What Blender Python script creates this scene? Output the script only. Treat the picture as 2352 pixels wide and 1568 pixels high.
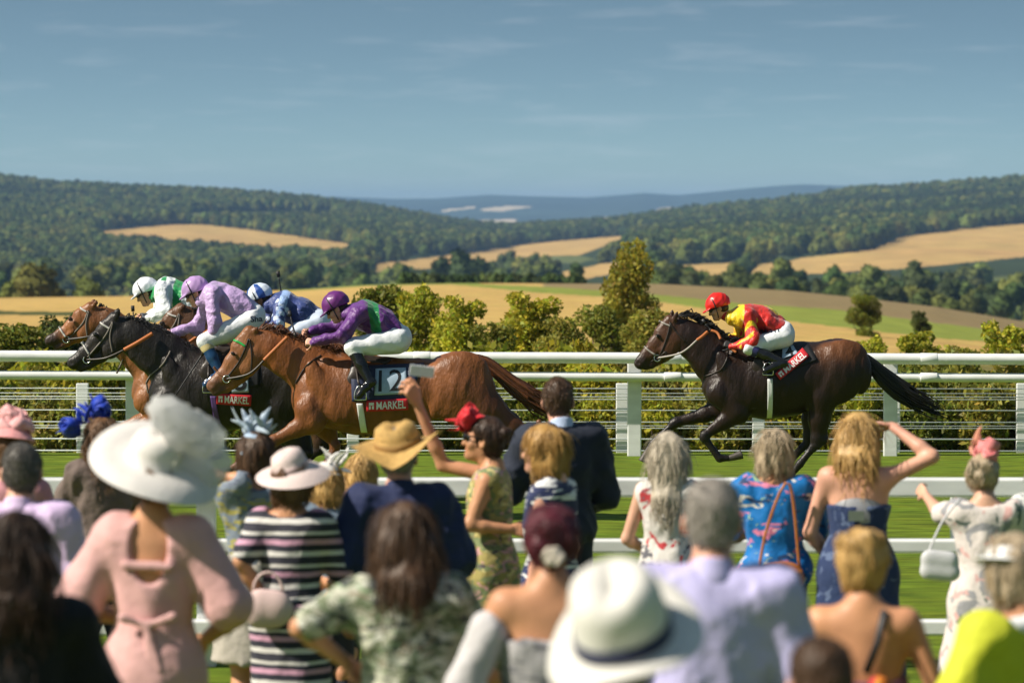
import bpy, bmesh, math, random
import numpy as np
from mathutils import Vector, Matrix
from mathutils.bvhtree import BVHTree
from mathutils.interpolate import poly_3d_calc
R = math.radians
for _o in list(bpy.data.objects): bpy.data.objects.remove(_o)
SC = bpy.context.scene
COL = SC.collection
rng = np.random.default_rng(7)
random.seed(7)

# ------------------------------------------------------------------ camera
CAM_Z, FOCPX, PW, PH = 2.85, 8000.0, 2352.0, 1568.0     # focal length in units of a 2352 wide picture
PITCH = math.atan((PH/2-500.0)/FOCPX)
cam_d = bpy.data.cameras.new('camera')
cam_d.sensor_width = 36.0
cam_d.lens = 36.0*FOCPX/PW
cam_d.clip_start, cam_d.clip_end = 0.5, 40000.0
cam = bpy.data.objects.new('camera', cam_d); COL.objects.link(cam)
cam.location = (0, 0, CAM_Z)
cam.rotation_euler = (math.pi/2-PITCH, 0, 0)
SC.camera = cam
cam_d.dof.use_dof = True
cam_d.dof.focus_distance = 34.6
cam_d.dof.aperture_fstop = 3.0

# ------------------------------------------------------------------ sky, sun, exposure
SUN_EL, SUN_ROT = R(42), R(-106)
w = bpy.data.worlds.new('World'); SC.world = w; w.use_nodes = True
nt = w.node_tree; N = nt.nodes; L = nt.links
bg = N['Background']; bg.inputs['Strength'].default_value = 0.11
sky = N.new('ShaderNodeTexSky'); sky.sky_type = 'NISHITA'; sky.sun_disc = False
sky.sun_elevation = SUN_EL; sky.sun_rotation = SUN_ROT
sky.air_density = 1.0; sky.dust_density = 1.0; sky.ozone_density = 2.0; sky.altitude = 150
tc = N.new('ShaderNodeTexCoord')
lift = N.new('ShaderNodeVectorMath'); lift.operation = 'MULTIPLY_ADD'; lift.inputs[1].default_value = (1, 1, 5.4); lift.inputs[2].default_value = (0, 0, 0.012)
nrm = N.new('ShaderNodeVectorMath'); nrm.operation = 'NORMALIZE'
L.new(tc.outputs['Generated'], lift.inputs[0]); L.new(lift.outputs[0], nrm.inputs[0]); L.new(nrm.outputs[0], sky.inputs['Vector'])
mp = N.new('ShaderNodeMapping'); mp.inputs['Scale'].default_value = (26, 26, 230)
cl = N.new('ShaderNodeTexNoise'); cl.inputs['Scale'].default_value = 1.0; cl.inputs['Detail'].default_value = 5; cl.inputs['Roughness'].default_value = 0.55; cl.inputs['Distortion'].default_value = 0.4
cr = N.new('ShaderNodeMapRange'); cr.inputs['From Min'].default_value = 0.52; cr.inputs['From Max'].default_value = 0.85; cr.inputs['To Max'].default_value = 0.17
mix = N.new('ShaderNodeMix'); mix.data_type = 'RGBA'; mix.inputs['B'].default_value = (6.0, 5.9, 6.1, 1)
L.new(tc.outputs['Generated'], mp.inputs['Vector']); L.new(mp.outputs[0], cl.inputs['Vector']); L.new(cl.outputs['Fac'], cr.inputs['Value'])
tint = N.new('ShaderNodeMix'); tint.data_type = 'RGBA'; tint.blend_type = 'MULTIPLY'; tint.inputs['Factor'].default_value = 1; tint.inputs['B'].default_value = (0.615, 0.65, 0.515, 1)
L.new(sky.outputs[0], tint.inputs['A']); L.new(tint.outputs['Result'], mix.inputs['A']); L.new(cr.outputs[0], mix.inputs['Factor'])
L.new(mix.outputs['Result'], bg.inputs['Color'])
sun_d = bpy.data.lights.new('sun', 'SUN'); sun_d.energy = 4.2; sun_d.angle = R(0.53); sun_d.color = (1.0, 0.915, 0.78)
sun = bpy.data.objects.new('sun', sun_d); COL.objects.link(sun)
SUNV = Vector((math.sin(SUN_ROT)*math.cos(SUN_EL), math.cos(SUN_ROT)*math.cos(SUN_EL), math.sin(SUN_EL)))
sun.rotation_euler = SUNV.to_track_quat('Z', 'Y').to_euler(); sun.location = SUNV*60
SC.view_settings.view_transform = 'Standard'; SC.view_settings.look = 'None'
SC.view_settings.exposure = 0.72; SC.view_settings.gamma = 1.0; SC.view_settings.use_curve_mapping = False
SC.render.engine = 'CYCLES'
SC.cycles.use_denoising = True
SC.cycles.max_bounces = 6; SC.cycles.transparent_max_bounces = 12; SC.cycles.volume_bounces = 0
SC.cycles.caustics_reflective = False; SC.cycles.caustics_refractive = False

# ------------------------------------------------------------------ places seen from the stand
CP, SP = math.cos(PITCH), math.sin(PITCH)
def at(px, py, d):
    """point at depth d (metres from the camera along y) in the direction of picture point (px, py)"""
    a = (px-PW/2)/FOCPX; b = (PH/2-py)/FOCPX
    vy = CP+b*SP; vz = -SP+b*CP
    return np.array([a*d/vy, d, CAM_Z+vz*d/vy])
def at_arr(px, py, d):
    px, py, d = np.broadcast_arrays(np.asarray(px, float), np.asarray(py, float), np.asarray(d, float))
    a = (px-PW/2)/FOCPX; b = (PH/2-py)/FOCPX
    vy = CP+b*SP; vz = -SP+b*CP
    return np.stack([a*d/vy, d, CAM_Z+vz*d/vy], -1)
def proj(p):
    p = np.asarray(p, float)
    x, y, z = p[..., 0], p[..., 1], p[..., 2]-CAM_Z
    f = y*CP-z*SP; u = y*SP+z*CP
    return np.stack([PW/2+FOCPX*x/f, PH/2-FOCPX*u/f], -1)
def ground_z(y):
    y = np.asarray(y, float)
    return np.interp(y, [-40, 4, 8.5, 16.5, 42.3, 44, 47, 60, 4000], [1.0, 0.40, 0.31, 0, 0, -0.12, -0.7, -1.4, -1.4])

# ------------------------------------------------------------------ objects
def tag(o, label=None, cat=None, group=None, kind=None):
    if label: o['label'] = label
    if cat: o['category'] = cat
    if group: o['group'] = group
    if kind: o['kind'] = kind
    return o
def empty(name, loc, label=None, cat=None, group=None, rz=0.0):
    o = bpy.data.objects.new(name, None); COL.objects.link(o)
    o.empty_display_size = 0.2
    o.location = loc; o.rotation_euler = (0, 0, rz)
    return tag(o, label, cat, group)
def link(name, me, mat=None, parent=None, loc=None):
    o = bpy.data.objects.new(name, me); COL.objects.link(o)
    if mat is not None and not me.materials:
        for m in (mat if isinstance(mat, (list, tuple)) else [mat]): me.materials.append(m)
    if parent is not None: o.parent = parent
    if loc is not None: o.location = loc
    return o
def mesh_np(name, V, F, smooth=True, cols=None, mi=None):
    """V (n,3); F (m,3|4) int array or list of lists"""
    me = bpy.data.meshes.new(name)
    V = np.asarray(V, np.float32)
    if isinstance(F, np.ndarray) and F.ndim == 2:
        k = F.shape[1]; m = len(F)
        me.vertices.add(len(V)); me.vertices.foreach_set('co', V.ravel())
        me.loops.add(m*k); me.loops.foreach_set('vertex_index', F.astype(np.int32).ravel())
        me.polygons.add(m); me.polygons.foreach_set('loop_start', np.arange(0, m*k, k, dtype=np.int32))
        me.update(calc_edges=True)
    else:
        me.from_pydata([tuple(map(float, v)) for v in V], [], [list(map(int, f)) for f in F])
    if smooth: me.polygons.foreach_set('use_smooth', np.ones(len(me.polygons), bool))
    if mi is not None: me.polygons.foreach_set('material_index', np.asarray(mi, np.int32))
    if cols is not None:
        a = me.color_attributes.new('Col', 'FLOAT_COLOR', 'POINT')
        c = np.ones((len(V), 4), np.float32); c[:, :3] = cols
        a.data.foreach_set('color', c.ravel())
    me.update()
    return me
class MB:
    """collects shapes for ONE mesh"""
    def __init__(s): s.V = []; s.F = []; s.n = 0; s.C = []; s.M = []
    def add(s, V, F, col=None, mi=0):
        V = np.asarray(V, float)
        s.V.append(V); s.F += [[i+s.n for i in f] for f in F]; s.n += len(V); s.M += [mi]*len(F)
        s.C.append(np.tile(np.array(col if col is not None else (1, 1, 1), float), (len(V), 1)) if np.ndim(col) < 2 else np.asarray(col, float))
    def box(s, lo, hi, mi=0, col=None):
        x0, y0, z0 = lo; x1, y1, z1 = hi
        V = [(x0,y0,z0),(x1,y0,z0),(x1,y1,z0),(x0,y1,z0),(x0,y0,z1),(x1,y0,z1),(x1,y1,z1),(x0,y1,z1)]
        s.add(V, [(0,3,2,1),(4,5,6,7),(0,1,5,4),(1,2,6,5),(2,3,7,6),(3,0,4,7)], col, mi)
    def tube(s, pts, r, n=6, mi=0, flat=None, col=None, caps=True):
        pts = np.asarray(pts, float); m = len(pts)
        rr = np.broadcast_to(np.asarray(r, float), (m,))
        T = np.gradient(pts, axis=0); T /= np.linalg.norm(T, axis=1)[:, None]+1e-9
        up = np.array([0, 1.0, 0]) if flat is None else np.asarray(flat[0], float)
        q = 1.0 if flat is None else flat[1]
        V = []
        for i in range(m):
            a = np.cross(T[i], up)
            if np.linalg.norm(a) < 1e-4: a = np.cross(T[i], (0.3, 0.1, 1.0))
            a /= np.linalg.norm(a); b = np.cross(a, T[i])
            for j in range(n):
                t = 2*math.pi*j/n
                V.append(pts[i]+rr[i]*(a*math.cos(t)+q*b*math.sin(t)))
        F = [[i*n+j, i*n+(j+1) % n, (i+1)*n+(j+1) % n, (i+1)*n+j] for i in range(m-1) for j in range(n)]
        if caps: F += [list(range(n))[::-1], [(m-1)*n+j for j in range(n)]]
        s.add(V, F, col, mi)
    def lathe(s, prof, n=32, origin=(0,0,0), M=None, mi=0, warp=None, col=None):
        V = []
        for (r, z) in prof:
            for j in range(n):
                t = 2*math.pi*j/n
                p = np.array([r*math.cos(t), r*math.sin(t), z])
                if warp: p = np.array(warp(p, t, r))
                V.append(p)
        V = np.array(V)
        if M is not None: V = V @ np.array(M).T
        V = V+np.array(origin)
        m = len(prof)
        F = [[i*n+j, i*n+(j+1) % n, (i+1)*n+(j+1) % n, (i+1)*n+j] for i in range(m-1) for j in range(n)]
        s.add(V, F, col, mi)
    def build(s, name, mat, parent=None, smooth=True, loc=None, cols=False):
        V = np.concatenate(s.V)
        me = mesh_np(name, V, s.F, smooth, np.concatenate(s.C) if cols else None, s.M)
        return link(name, me, mat, parent, loc)
def bevel(o, w=0.01, seg=2):
    m = o.modifiers.new('bevel', 'BEVEL'); m.width = w; m.segments = seg; m.limit_method = 'ANGLE'
    return o

# ------------------------------------------------------------------ smooth bodies from blended round cones (surface nets)
def _q(p, u, q):                       # stretch space along unit u by 1/q
    return p + (p @ u)[..., None]*u*(1.0/q-1.0)
class Body:
    def __init__(s, h=0.012, k=0.04):
        s.h, s.k, s.pr = h, k, []
    def cone(s, a, b, ra, rb=None, flat=None, k=None, col=None, cut=False):
        s.pr.append(('c', np.asarray(a, float), np.asarray(b, float), ra, ra if rb is None else rb, flat, s.k if k is None else k, col, cut)); return s
    def ell(s, c, r, rot=None, k=None, col=None, cut=False):
        r = (r, r, r) if np.isscalar(r) else r
        s.pr.append(('e', np.asarray(c, float), np.asarray(r, float), None if rot is None else np.asarray(rot, float), None, None, s.k if k is None else k, col, cut)); return s
    def chain(s, pts, rs, flat=None, k=None, col=None):
        for i in range(len(pts)-1): s.cone(pts[i], pts[i+1], rs[i], rs[i+1], flat if not isinstance(flat, list) else flat[i], k, col)
        return s
    def half(s, c, n, k=0.004):        # remove everything on the side the normal n points to
        s.pr.append(('h', np.asarray(c, float), np.asarray(n, float)/np.linalg.norm(n), None, None, None, k, None, True)); return s
    @staticmethod
    def dist(p, q):
        if p[0] == 'c':
            a, b, ra, rb, fl = p[1:6]
            P = q-a; ba = b-a
            if fl is not None:
                u = np.asarray(fl[0], float); u = u/np.linalg.norm(u)
                P = _q(P, u, fl[1]); ba = _q(ba, u, fl[1])
            t = np.clip((P @ ba)/(ba @ ba+1e-12), 0, 1)
            return np.linalg.norm(P-t[..., None]*ba, axis=-1)-(ra+(rb-ra)*t)
        if p[0] == 'e':
            P = q-p[1]
            if p[3] is not None: P = P @ p[3]
            k0 = np.linalg.norm(P/p[2], axis=-1); k1 = np.linalg.norm(P/(p[2]**2), axis=-1)+1e-9
            return k0*(k0-1)/k1
        return (q-p[1]) @ p[2]
    @staticmethod
    def bounds(p):
        if p[0] == 'c':
            m = max(p[3], p[4])*(max(1.0, p[5][1]) if p[5] else 1)
            return np.minimum(p[1], p[2])-m, np.maximum(p[1], p[2])+m
        m = p[2].max() if p[3] is not None else p[2]
        return p[1]-m, p[1]+m
    def mesh(s, disp=None):
        h = s.h
        solid = [p for p in s.pr if not p[8]]
        lo = np.min([s.bounds(p)[0] for p in solid], 0)-4*h-0.012; hi = np.max([s.bounds(p)[1] for p in solid], 0)+4*h+0.012
        n = np.ceil((hi-lo)/h).astype(int)+1
        D = np.full(n, 0.3, np.float32)
        ax = [lo[i]+h*np.arange(n[i]) for i in range(3)]
        for p in s.pr:
            if p[0] == 'h': sl = [slice(0, n[i]) for i in range(3)]
            else:
                b0, b1 = s.bounds(p); pad = p[6]+2.5*h
                i0 = np.clip(np.floor((b0-pad-lo)/h).astype(int), 0, n-1); i1 = np.clip(np.ceil((b1+pad-lo)/h).astype(int)+1, 1, n)
                sl = [slice(i0[i], i1[i]) for i in range(3)]
                if (i1 <= i0).any(): continue
            sl = tuple(sl)
            G = np.stack(np.meshgrid(ax[0][sl[0]], ax[1][sl[1]], ax[2][sl[2]], indexing='ij'), -1).astype(np.float32)
            d = s.dist(p, G).astype(np.float32); a = D[sl]; k = max(p[6], 1e-4)
            if p[8]:
                e = -d if p[0] != 'h' else d
                hh = np.maximum(k-np.abs(a-e), 0)/k
                D[sl] = np.maximum(a, e)+hh*hh*k*0.25
            else:
                hh = np.maximum(k-np.abs(a-d), 0)/k
                D[sl] = np.minimum(a, d)-hh*hh*k*0.25
        if disp is not None:
            idx = np.argwhere(np.abs(D) < 0.05)
            D[tuple(idx.T)] += disp(lo+idx*h).astype(np.float32)
        V, F = surface_nets(D)
        return lo+V*h, F
    def colours(s, V, w=0.02, base=None):
        acc = np.zeros((len(V), 3)); ws = np.zeros(len(V))
        for p in s.pr:
            if p[7] is None or p[8]: continue
            d = s.dist(p, V); e = np.exp(-np.clip(d, -0.03, 1)/w)
            acc += e[:, None]*np.array(p[7]); ws += e
        return acc/ws[:, None]
def surface_nets(D):
    S = D < 0
    nx, ny, nz = D.shape
    cnt = np.zeros((nx-1, ny-1, nz-1), np.int8)
    cs = [(i, j, k) for i in (0, 1) for j in (0, 1) for k in (0, 1)]
    for (i, j, k) in cs: cnt += S[i:nx-1+i, j:ny-1+j, k:nz-1+k]
    act = np.argwhere((cnt > 0) & (cnt < 8))
    idm = np.full(cnt.shape, -1, np.int32); idm[tuple(act.T)] = np.arange(len(act))
    vals = np.stack([D[act[:, 0]+i, act[:, 1]+j, act[:, 2]+k] for (i, j, k) in cs], 1)
    pos = np.zeros((len(act), 3)); num = np.zeros(len(act))
    for a in range(8):
        for b in range(a+1, 8):
            ca, cb = np.array(cs[a]), np.array(cs[b])
            if np.abs(ca-cb).sum() != 1: continue
            va, vb = vals[:, a], vals[:, b]; m = (va < 0) != (vb < 0)
            t = np.where(m, va/(va-vb+1e-12), 0)
            pos += m[:, None]*(ca+t[:, None]*(cb-ca)); num += m
    V = act+pos/num[:, None]
    quads = []
    for ax in range(3):
        o = [0, 0, 0]; o[ax] = 1
        A = S[:nx-o[0], :ny-o[1], :nz-o[2]]; B = S[o[0]:, o[1]:, o[2]:]
        e = np.argwhere(A != B)
        u, v = [(1, 2), (2, 0), (0, 1)][ax]
        e = e[(e[:, u] > 0) & (e[:, v] > 0) & (e[:, u] < D.shape[u]-1) & (e[:, v] < D.shape[v]-1)]
        flip = A[tuple(e.T)]
        def c(du, dv):
            f = e.copy(); f[:, u] += du; f[:, v] += dv; return idm[tuple(f.T)]
        q = np.stack([c(-1, -1), c(0, -1), c(0, 0), c(-1, 0)], 1)
        q[~flip] = q[~flip][:, ::-1]
        quads.append(q)
    Q = np.concatenate(quads); return V, Q[(Q >= 0).all(1)]
def ridged(seed, f, amp, stretch=(1, 1, 1)):
    r = np.random.default_rng(seed); K = r.normal(size=(5, 3)); K /= np.linalg.norm(K, axis=1)[:, None]; K = K*np.array(stretch)*f*r.uniform(0.6, 1.6, (5, 1)); ph = r.uniform(0, 6.28, 5)
    def fn(p): return amp*(0.64-np.abs(np.sin(p @ K.T+ph+1.4*np.sin(p @ (K[::-1].T*0.5)+ph[::-1])))).mean(1)*-2.2
    return fn
def mirror_y(v): return np.array([v[0], -v[1], v[2]])
def rotm(ax, a): return np.array(Matrix.Rotation(a, 3, ax))
def sinnoise(seed, f, amp, stretch=(1, 1, 1)):
    r = np.random.default_rng(seed); K = r.normal(size=(7, 3)); K /= np.linalg.norm(K, axis=1)[:, None]
    K = K*np.array(stretch)*f*r.uniform(0.6, 1.7, (7, 1)); ph = r.uniform(0, 6.28, 7)
    def fn(p): return amp*np.sin(p @ K.T+ph+1.2*np.sin(p @ (K[::-1].T*0.6)+ph[::-1])).sum(1)/3.0
    return fn

# ------------------------------------------------------------------ materials
MATS = {}
def mat(name, col=(0.5, 0.5, 0.5), rough=0.6, spec=0.4, noise=0.0, nscale=20.0, bump=0.0, bscale=40.0, attr=False, metal=0.0, sheen=0.0, stretch=(1, 1, 1), coat=0.0, trans=0.0, alpha=1.0, hue=0.0, obj_rand=0.0, bdist=0.01):
    if name in MATS: return MATS[name]
    m = bpy.data.materials.new(name); m.use_nodes = True; MATS[name] = m
    n = m.node_tree.nodes; l = m.node_tree.links; b = n['Principled BSDF']
    b.inputs['Roughness'].default_value = rough; b.inputs['Specular IOR Level'].default_value = spec; b.inputs['Metallic'].default_value = metal
    b.inputs['Sheen Weight'].default_value = sheen; b.inputs['Coat Weight'].default_value = coat; b.inputs['Alpha'].default_value = alpha
    src = None
    if attr:
        a = n.new('ShaderNodeVertexColor'); a.layer_name = 'Col'; src = a.outputs['Color']
    else:
        c = n.new('ShaderNodeRGB'); c.outputs[0].default_value = (*col, 1); src = c.outputs[0]
    t = n.new('ShaderNodeTexCoord'); mpn = n.new('ShaderNodeMapping'); mpn.inputs['Scale'].default_value = stretch
    l.new(t.outputs['Object'], mpn.inputs['Vector'])
    if noise:
        x = n.new('ShaderNodeTexNoise'); x.inputs['Scale'].default_value = nscale; x.inputs['Detail'].default_value = 6; l.new(mpn.outputs[0], x.inputs['Vector'])
        r = n.new('ShaderNodeMapRange'); r.inputs['From Min'].default_value = 0.3; r.inputs['From Max'].default_value = 0.7
        r.inputs['To Min'].default_value = 1-noise; r.inputs['To Max'].default_value = 1+noise; l.new(x.outputs['Fac'], r.inputs['Value'])
        hs = n.new('ShaderNodeHueSaturation'); l.new(src, hs.inputs['Color']); l.new(r.outputs[0], hs.inputs['Value'])
        if hue:
            r2 = n.new('ShaderNodeMapRange'); r2.inputs['To Min'].default_value = 0.5-hue; r2.inputs['To Max'].default_value = 0.5+hue
            x2 = n.new('ShaderNodeTexNoise'); x2.inputs['Scale'].default_value = nscale*0.4; l.new(mpn.outputs[0], x2.inputs['Vector']); l.new(x2.outputs['Fac'], r2.inputs['Value']); l.new(r2.outputs[0], hs.inputs['Hue'])
        src = hs.outputs[0]
    if obj_rand:
        oi = n.new('ShaderNodeObjectInfo'); r = n.new('ShaderNodeMapRange'); r.inputs['To Min'].default_value = 1-obj_rand; r.inputs['To Max'].default_value = 1+obj_rand
        l.new(oi.outputs['Random'], r.inputs['Value']); hs = n.new('ShaderNodeHueSaturation'); l.new(src, hs.inputs['Color']); l.new(r.outputs[0], hs.inputs['Value']); src = hs.outputs[0]
        ml = n.new('ShaderNodeMath'); ml.operation = 'MULTIPLY_ADD'; ml.inputs[1].default_value = 7.31; ml.inputs[2].default_value = 0.0; fr = n.new('ShaderNodeMath'); fr.operation = 'FRACT'
        l.new(oi.outputs['Random'], ml.inputs[0]); l.new(ml.outputs[0], fr.inputs[0])
        r3 = n.new('ShaderNodeMapRange'); r3.inputs['To Min'].default_value = 0.5-obj_rand*0.09; r3.inputs['To Max'].default_value = 0.5+obj_rand*0.05; l.new(fr.outputs[0], r3.inputs['Value']); l.new(r3.outputs[0], hs.inputs['Hue'])
    l.new(src, b.inputs['Base Color'])
    if bump:
        x = n.new('ShaderNodeTexNoise'); x.inputs['Scale'].default_value = bscale; x.inputs['Detail'].default_value = 5; l.new(mpn.outputs[0], x.inputs['Vector'])
        bp = n.new('ShaderNodeBump'); bp.inputs['Strength'].default_value = bump; bp.inputs['Distance'].default_value = bdist; l.new(x.outputs['Fac'], bp.inputs['Height']); l.new(bp.outputs[0], b.inputs['Normal'])
    if trans:
        tr = n.new('ShaderNodeBsdfTranslucent'); l.new(src, tr.inputs['Color']); ms = n.new('ShaderNodeMixShader'); ms.inputs[0].default_value = trans
        l.new(b.outputs[0], ms.inputs[1]); l.new(tr.outputs[0], ms.inputs[2]); l.new(ms.outputs[0], n['Material Output'].inputs['Surface'])
    return m
# ================================================================== the land
def inpoly(x, y, P):
    P = np.asarray(P, float); r = np.zeros(np.shape(x), bool)
    for (x0, y0), (x1, y1) in zip(P, np.roll(P, -1, 0)):
        r ^= ((y0 > y) != (y1 > y)) & (x < (x1-x0)*(y-y0)/(y1-y0+1e-9)+x0)
    return r
def ln(pts):
    a = np.array(pts, float)
    def f(x):
        x = np.asarray(x, float); y = np.interp(x, a[:, 0], a[:, 1])
        return y
    return f
def vnoise(p, f, seed=0):
    r = np.random.default_rng(seed); K = r.normal(size=(9, p.shape[-1])); K /= np.linalg.norm(K, axis=1)[:, None]; K *= f*r.uniform(0.5, 2.0, (9, 1))
    return np.sin(p @ K.T+r.uniform(0, 6.28, 9)+0.8*np.sin(p @ K[::-1].T*0.7)).mean(-1)
def land_mat(name, rough=0.9, s1=0.3, s2=4.0, amt=0.25):
    m = mat(name, attr=True, rough=rough, spec=0.1, noise=amt, nscale=s2, hue=0.02)
    return m
# --- racecourse turf and lawn (one sheet), falling away behind the far rail
def ground_sheet():
    ys = np.concatenate([np.linspace(-30, 4, 8), np.linspace(5, 48, 60), np.linspace(50, 62, 8)])
    xs = np.linspace(-34, 34, 60)
    X, Y = np.meshgrid(xs, ys); Z = ground_z(Y)
    V = np.stack([X, Y, Z], -1).reshape(-1, 3); nx = len(xs)
    i = np.arange(len(ys)-1)[:, None]*nx+np.arange(nx-1)[None]; i = i.ravel()
    F = np.stack([i, i+1, i+nx+1, i+nx], 1)
    o = link('turf', mesh_np('turf', V, F), turf_m); tag(o, kind='structure'); return o
turf_m = mat('turf_grass', (0.150, 0.215, 0.016), rough=0.85, spec=0.15, noise=0.45, nscale=2.2, bump=0.8, bscale=60, hue=0.03, bdist=0.03, stretch=(1, 3, 1))
ground_sheet()
def sheet(name, px, rows, colf, m, jitter=None):
    """terrain through rows of (picture-line, depth) pairs; returns sampler t->(px) surface"""
    pts = []
    for (yl, d) in rows:
        d = np.broadcast_to(np.asarray(d(px) if callable(d) else d, float), px.shape); pts.append(at_arr(px, yl(px), d))
    V = np.stack(pts, 0)
    if jitter is not None: V[..., 2] += jitter(V)
    n, mm = V.shape[:2]; q = V.reshape(-1, 3)
    i = (np.arange(n-1)[:, None]*mm+np.arange(mm-1)[None]).ravel()
    F = np.stack([i, i+1, i+mm+1, i+mm], 1)
    o = link(name, mesh_np(name, q, F, cols=colf(q)), m); tag(o, kind='structure')
    return V
# --- the near fields behind the course: from the hedge to the brow
brow = ln([(-900,690),(0,684),(300,680),(520,672),(700,664),(844,654),(1050,650),(1300,651),(1515,652),(1807,667),(1957,682),(2145,704),(2352,738),(3200,860)])
toeA = ln([(-900,930),(3200,930)])
pxs = np.linspace(-900, 3200, 420)
dA0, dA1 = 56.0, 320.0
rowsA = []
for t in np.linspace(0, 1, 90):
    d = dA0*(dA1/dA0)**t
    f = (1/dA0-1/d)/(1/dA0-1/dA1)          # straight in space
    rowsA.append((lambda x, f=f: toeA(x)+(brow(x)-toeA(x))*f, d))
rowsA += [(lambda x: brow(x)+8, 360.0), (lambda x: brow(x)+40, 480.0), (lambda x: brow(x)+75, 700.0)]
lime_t = ln([(900,640),(1000,649),(1045,650),(1282,660),(1409,669),(1515,677),(1695,696),(1920,711),(2145,741),(2352,766),(3200,880)])
lime_b = ln([(900,640),(1000,650),(1045,654),(1245,673),(1409,683),(1515,693),(1807,737),(1957,754),(2145,776),(2352,790),(3200,900)])
def colA(q):
    p = proj(q); x, y = p[:, 0], p[:, 1]; n = vnoise(q[:, :2], 0.05, 3); n2 = vnoise(q[:, :2]*np.array([0.3, 1]), 0.5, 5)
    c = np.array([0.47, 0.315, 0.105])*(1+0.10*n+0.08*n2)[:, None]
    br = (y < lime_t(x)) & (x > 1250); c[br] = np.array([0.235, 0.175, 0.085])*(1+0.1*n[br]+0.07*n2[br])[:, None]
    lm = (y >= lime_t(x)) & (y <= lime_b(x)) & (x > 950); c[lm] = np.array([0.21, 0.245, 0.045])*(1+0.14*n[lm])[:, None]
    ed = (np.abs(y-brow(x)) < 3.2) & (x > 640) & (x < 1100); c[ed] = (0.2, 0.24, 0.05)
    dk = (np.abs(y-(719+0.006*x)) < 4.5+3*vnoise(q[:, :1], 0.6, 8)) & (x < 200); c[dk] = (0.07, 0.08, 0.025)
    gr = (y > 815+14*n) ; c[gr] = np.array([0.17, 0.15, 0.045])*(1+0.3*n2[gr])[:, None]
    return c
VA = sheet('stubble_field', pxs, rowsA, colA, land_mat('field_ground', s2=0.8))
# --- the valley and the wooded hills beyond it
crest = ln([(-900,330),(0,405),(60,412),(150,420),(300,428),(450,434),(600,445),(720,455),(830,470),(920,485),(1000,500),(1080,512),(1180,520),(1290,512),(1400,506),(1500,492),(1620,476),(1770,463),(1864,452),(1957,436),(2070,429),(2220,416),(2352,406),(3200,350)])
toeB = lambda x: brow(x)+45
dB0 = ln([(-900,1500),(700,1350),(1500,950),(3200,850)]); dB1 = 3600.0
def rowB(t):
    def y(x, t=t): return toeB(x)+(crest(x)+15-toeB(x))*(t**0.92)
    def d(x, t=t): return dB0(x)*(dB1/dB0(x))**t
    return y, d
tB = np.linspace(0, 1, 150)
rowsB = [rowB(t) for t in tB]
rowsB += [(lambda x: crest(x)+22, 4200.0), (lambda x: crest(x)+60, 5200.0)]
WHEAT = [
 [(205,531),(300,522),(400,514),(470,515),(560,525),(700,545),(842,565),(800,574),(740,577),(680,569),(625,573),(560,572),(500,555),(420,552),(330,545),(240,540)],
 [(838,608),(930,599),(1000,590),(1100,576),(1200,561),(1300,551),(1440,541),(1475,541),(1400,560),(1330,586),(1200,590),(1130,600),(1000,616),(880,627),(840,627)],
 [(2000,572),(2030,560),(2060,546),(2120,537),(2200,527),(2352,512),(2600,490),(2600,580),(2352,590),(2250,600),(2100,615),(1900,628),(1800,632),(1720,630),(1740,610),(1850,592),(2000,573)],
 [(1500,614),(1600,607),(1740,601),(1700,616),(1660,632),(1560,640)], [(1380,606),(1450,600),(1460,620),(1340,640),(1240,635)], [(1860,563),(1930,554),(1940,562),(1870,570)]]
GREEN = [[(410,489),(560,485),(780,487),(760,495),(600,500),(440,498)], [(2230,640),(2360,630),(2600,640),(2600,690),(2360,680)], [(455,622),(545,622),(540,630),(460,630)], [(1210,590),(1330,586),(1370,596),(1330,604),(1160,606)]]
LAWN = [(300,522),(400,513),(470,514),(400,511),(300,519)]
def infields(x, y, polys=WHEAT+GREEN):
    r = np.zeros(np.shape(x), bool)
    for P in polys: r |= inpoly(x, y, P)
    return r
def colB(q):
    p = proj(q); x, y = p[:, 0], p[:, 1]; n = vnoise(q[:, :2], 0.012, 3)
    c = np.array([0.035, 0.05, 0.018])*(1+0.2*n)[:, None]
    wob = vnoise(q[:, :2], 0.03, 11)*2.2
    w1 = infields(x, y+wob, WHEAT); tl = np.sin(y*1.1+0.12*x+2*n)
    c[w1] = np.array([0.46, 0.30, 0.108])*(1+0.07*tl[w1]+0.08*n[w1])[:, None]
    g = infields(x, y+wob, GREEN); c[g] = np.array([0.11, 0.13, 0.04])*(1+0.12*n[g])[:, None]
    return c
pxB = np.linspace(-900, 3200, 620)
VB = sheet('wooded_hills', pxB, rowsB, colB, land_mat('hill_ground', s2=0.05))
# --- the blue ridge far away
crestC = ln([(-900,470),(300,462),(700,456),(760,452),(900,457),(1000,456),(1120,447),(1220,450),(1350,453),(1480,443),(1560,449),(1700,437),(1840,427),(1930,429),(2100,431),(2352,440),(3200,455)])
rowsC = [(lambda x, t=t: 560+(crestC(x)-560)*t, 7000*(11500/7000)**t) for t in np.linspace(0, 1, 60)]+[(lambda x: crestC(x)+12, 14000.0)]
PALE = [[(1096,483),(1154,485),(1223,475),(1176,472),(1120,478)], [(1083,517),(1140,519),(1190,508),(1180,503),(1100,506)], [(1500,482),(1560,483),(1575,476),(1530,476)], [(1010,487),(1090,478),(1095,474),(1020,482)], [(1330,506),(1420,501),(1400,498),(1330,502)]]
def colC(q):
    p = proj(q); x, y = p[:, 0], p[:, 1]; n = vnoise(q[:, :2], 0.003, 3)
    c = np.array([0.035, 0.055, 0.03])*(1+0.5*n)[:, None]
    c[infields(x, y, PALE)] = (0.62, 0.5, 0.33)
    return c
pxC = np.linspace(-900, 3200, 700)
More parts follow.
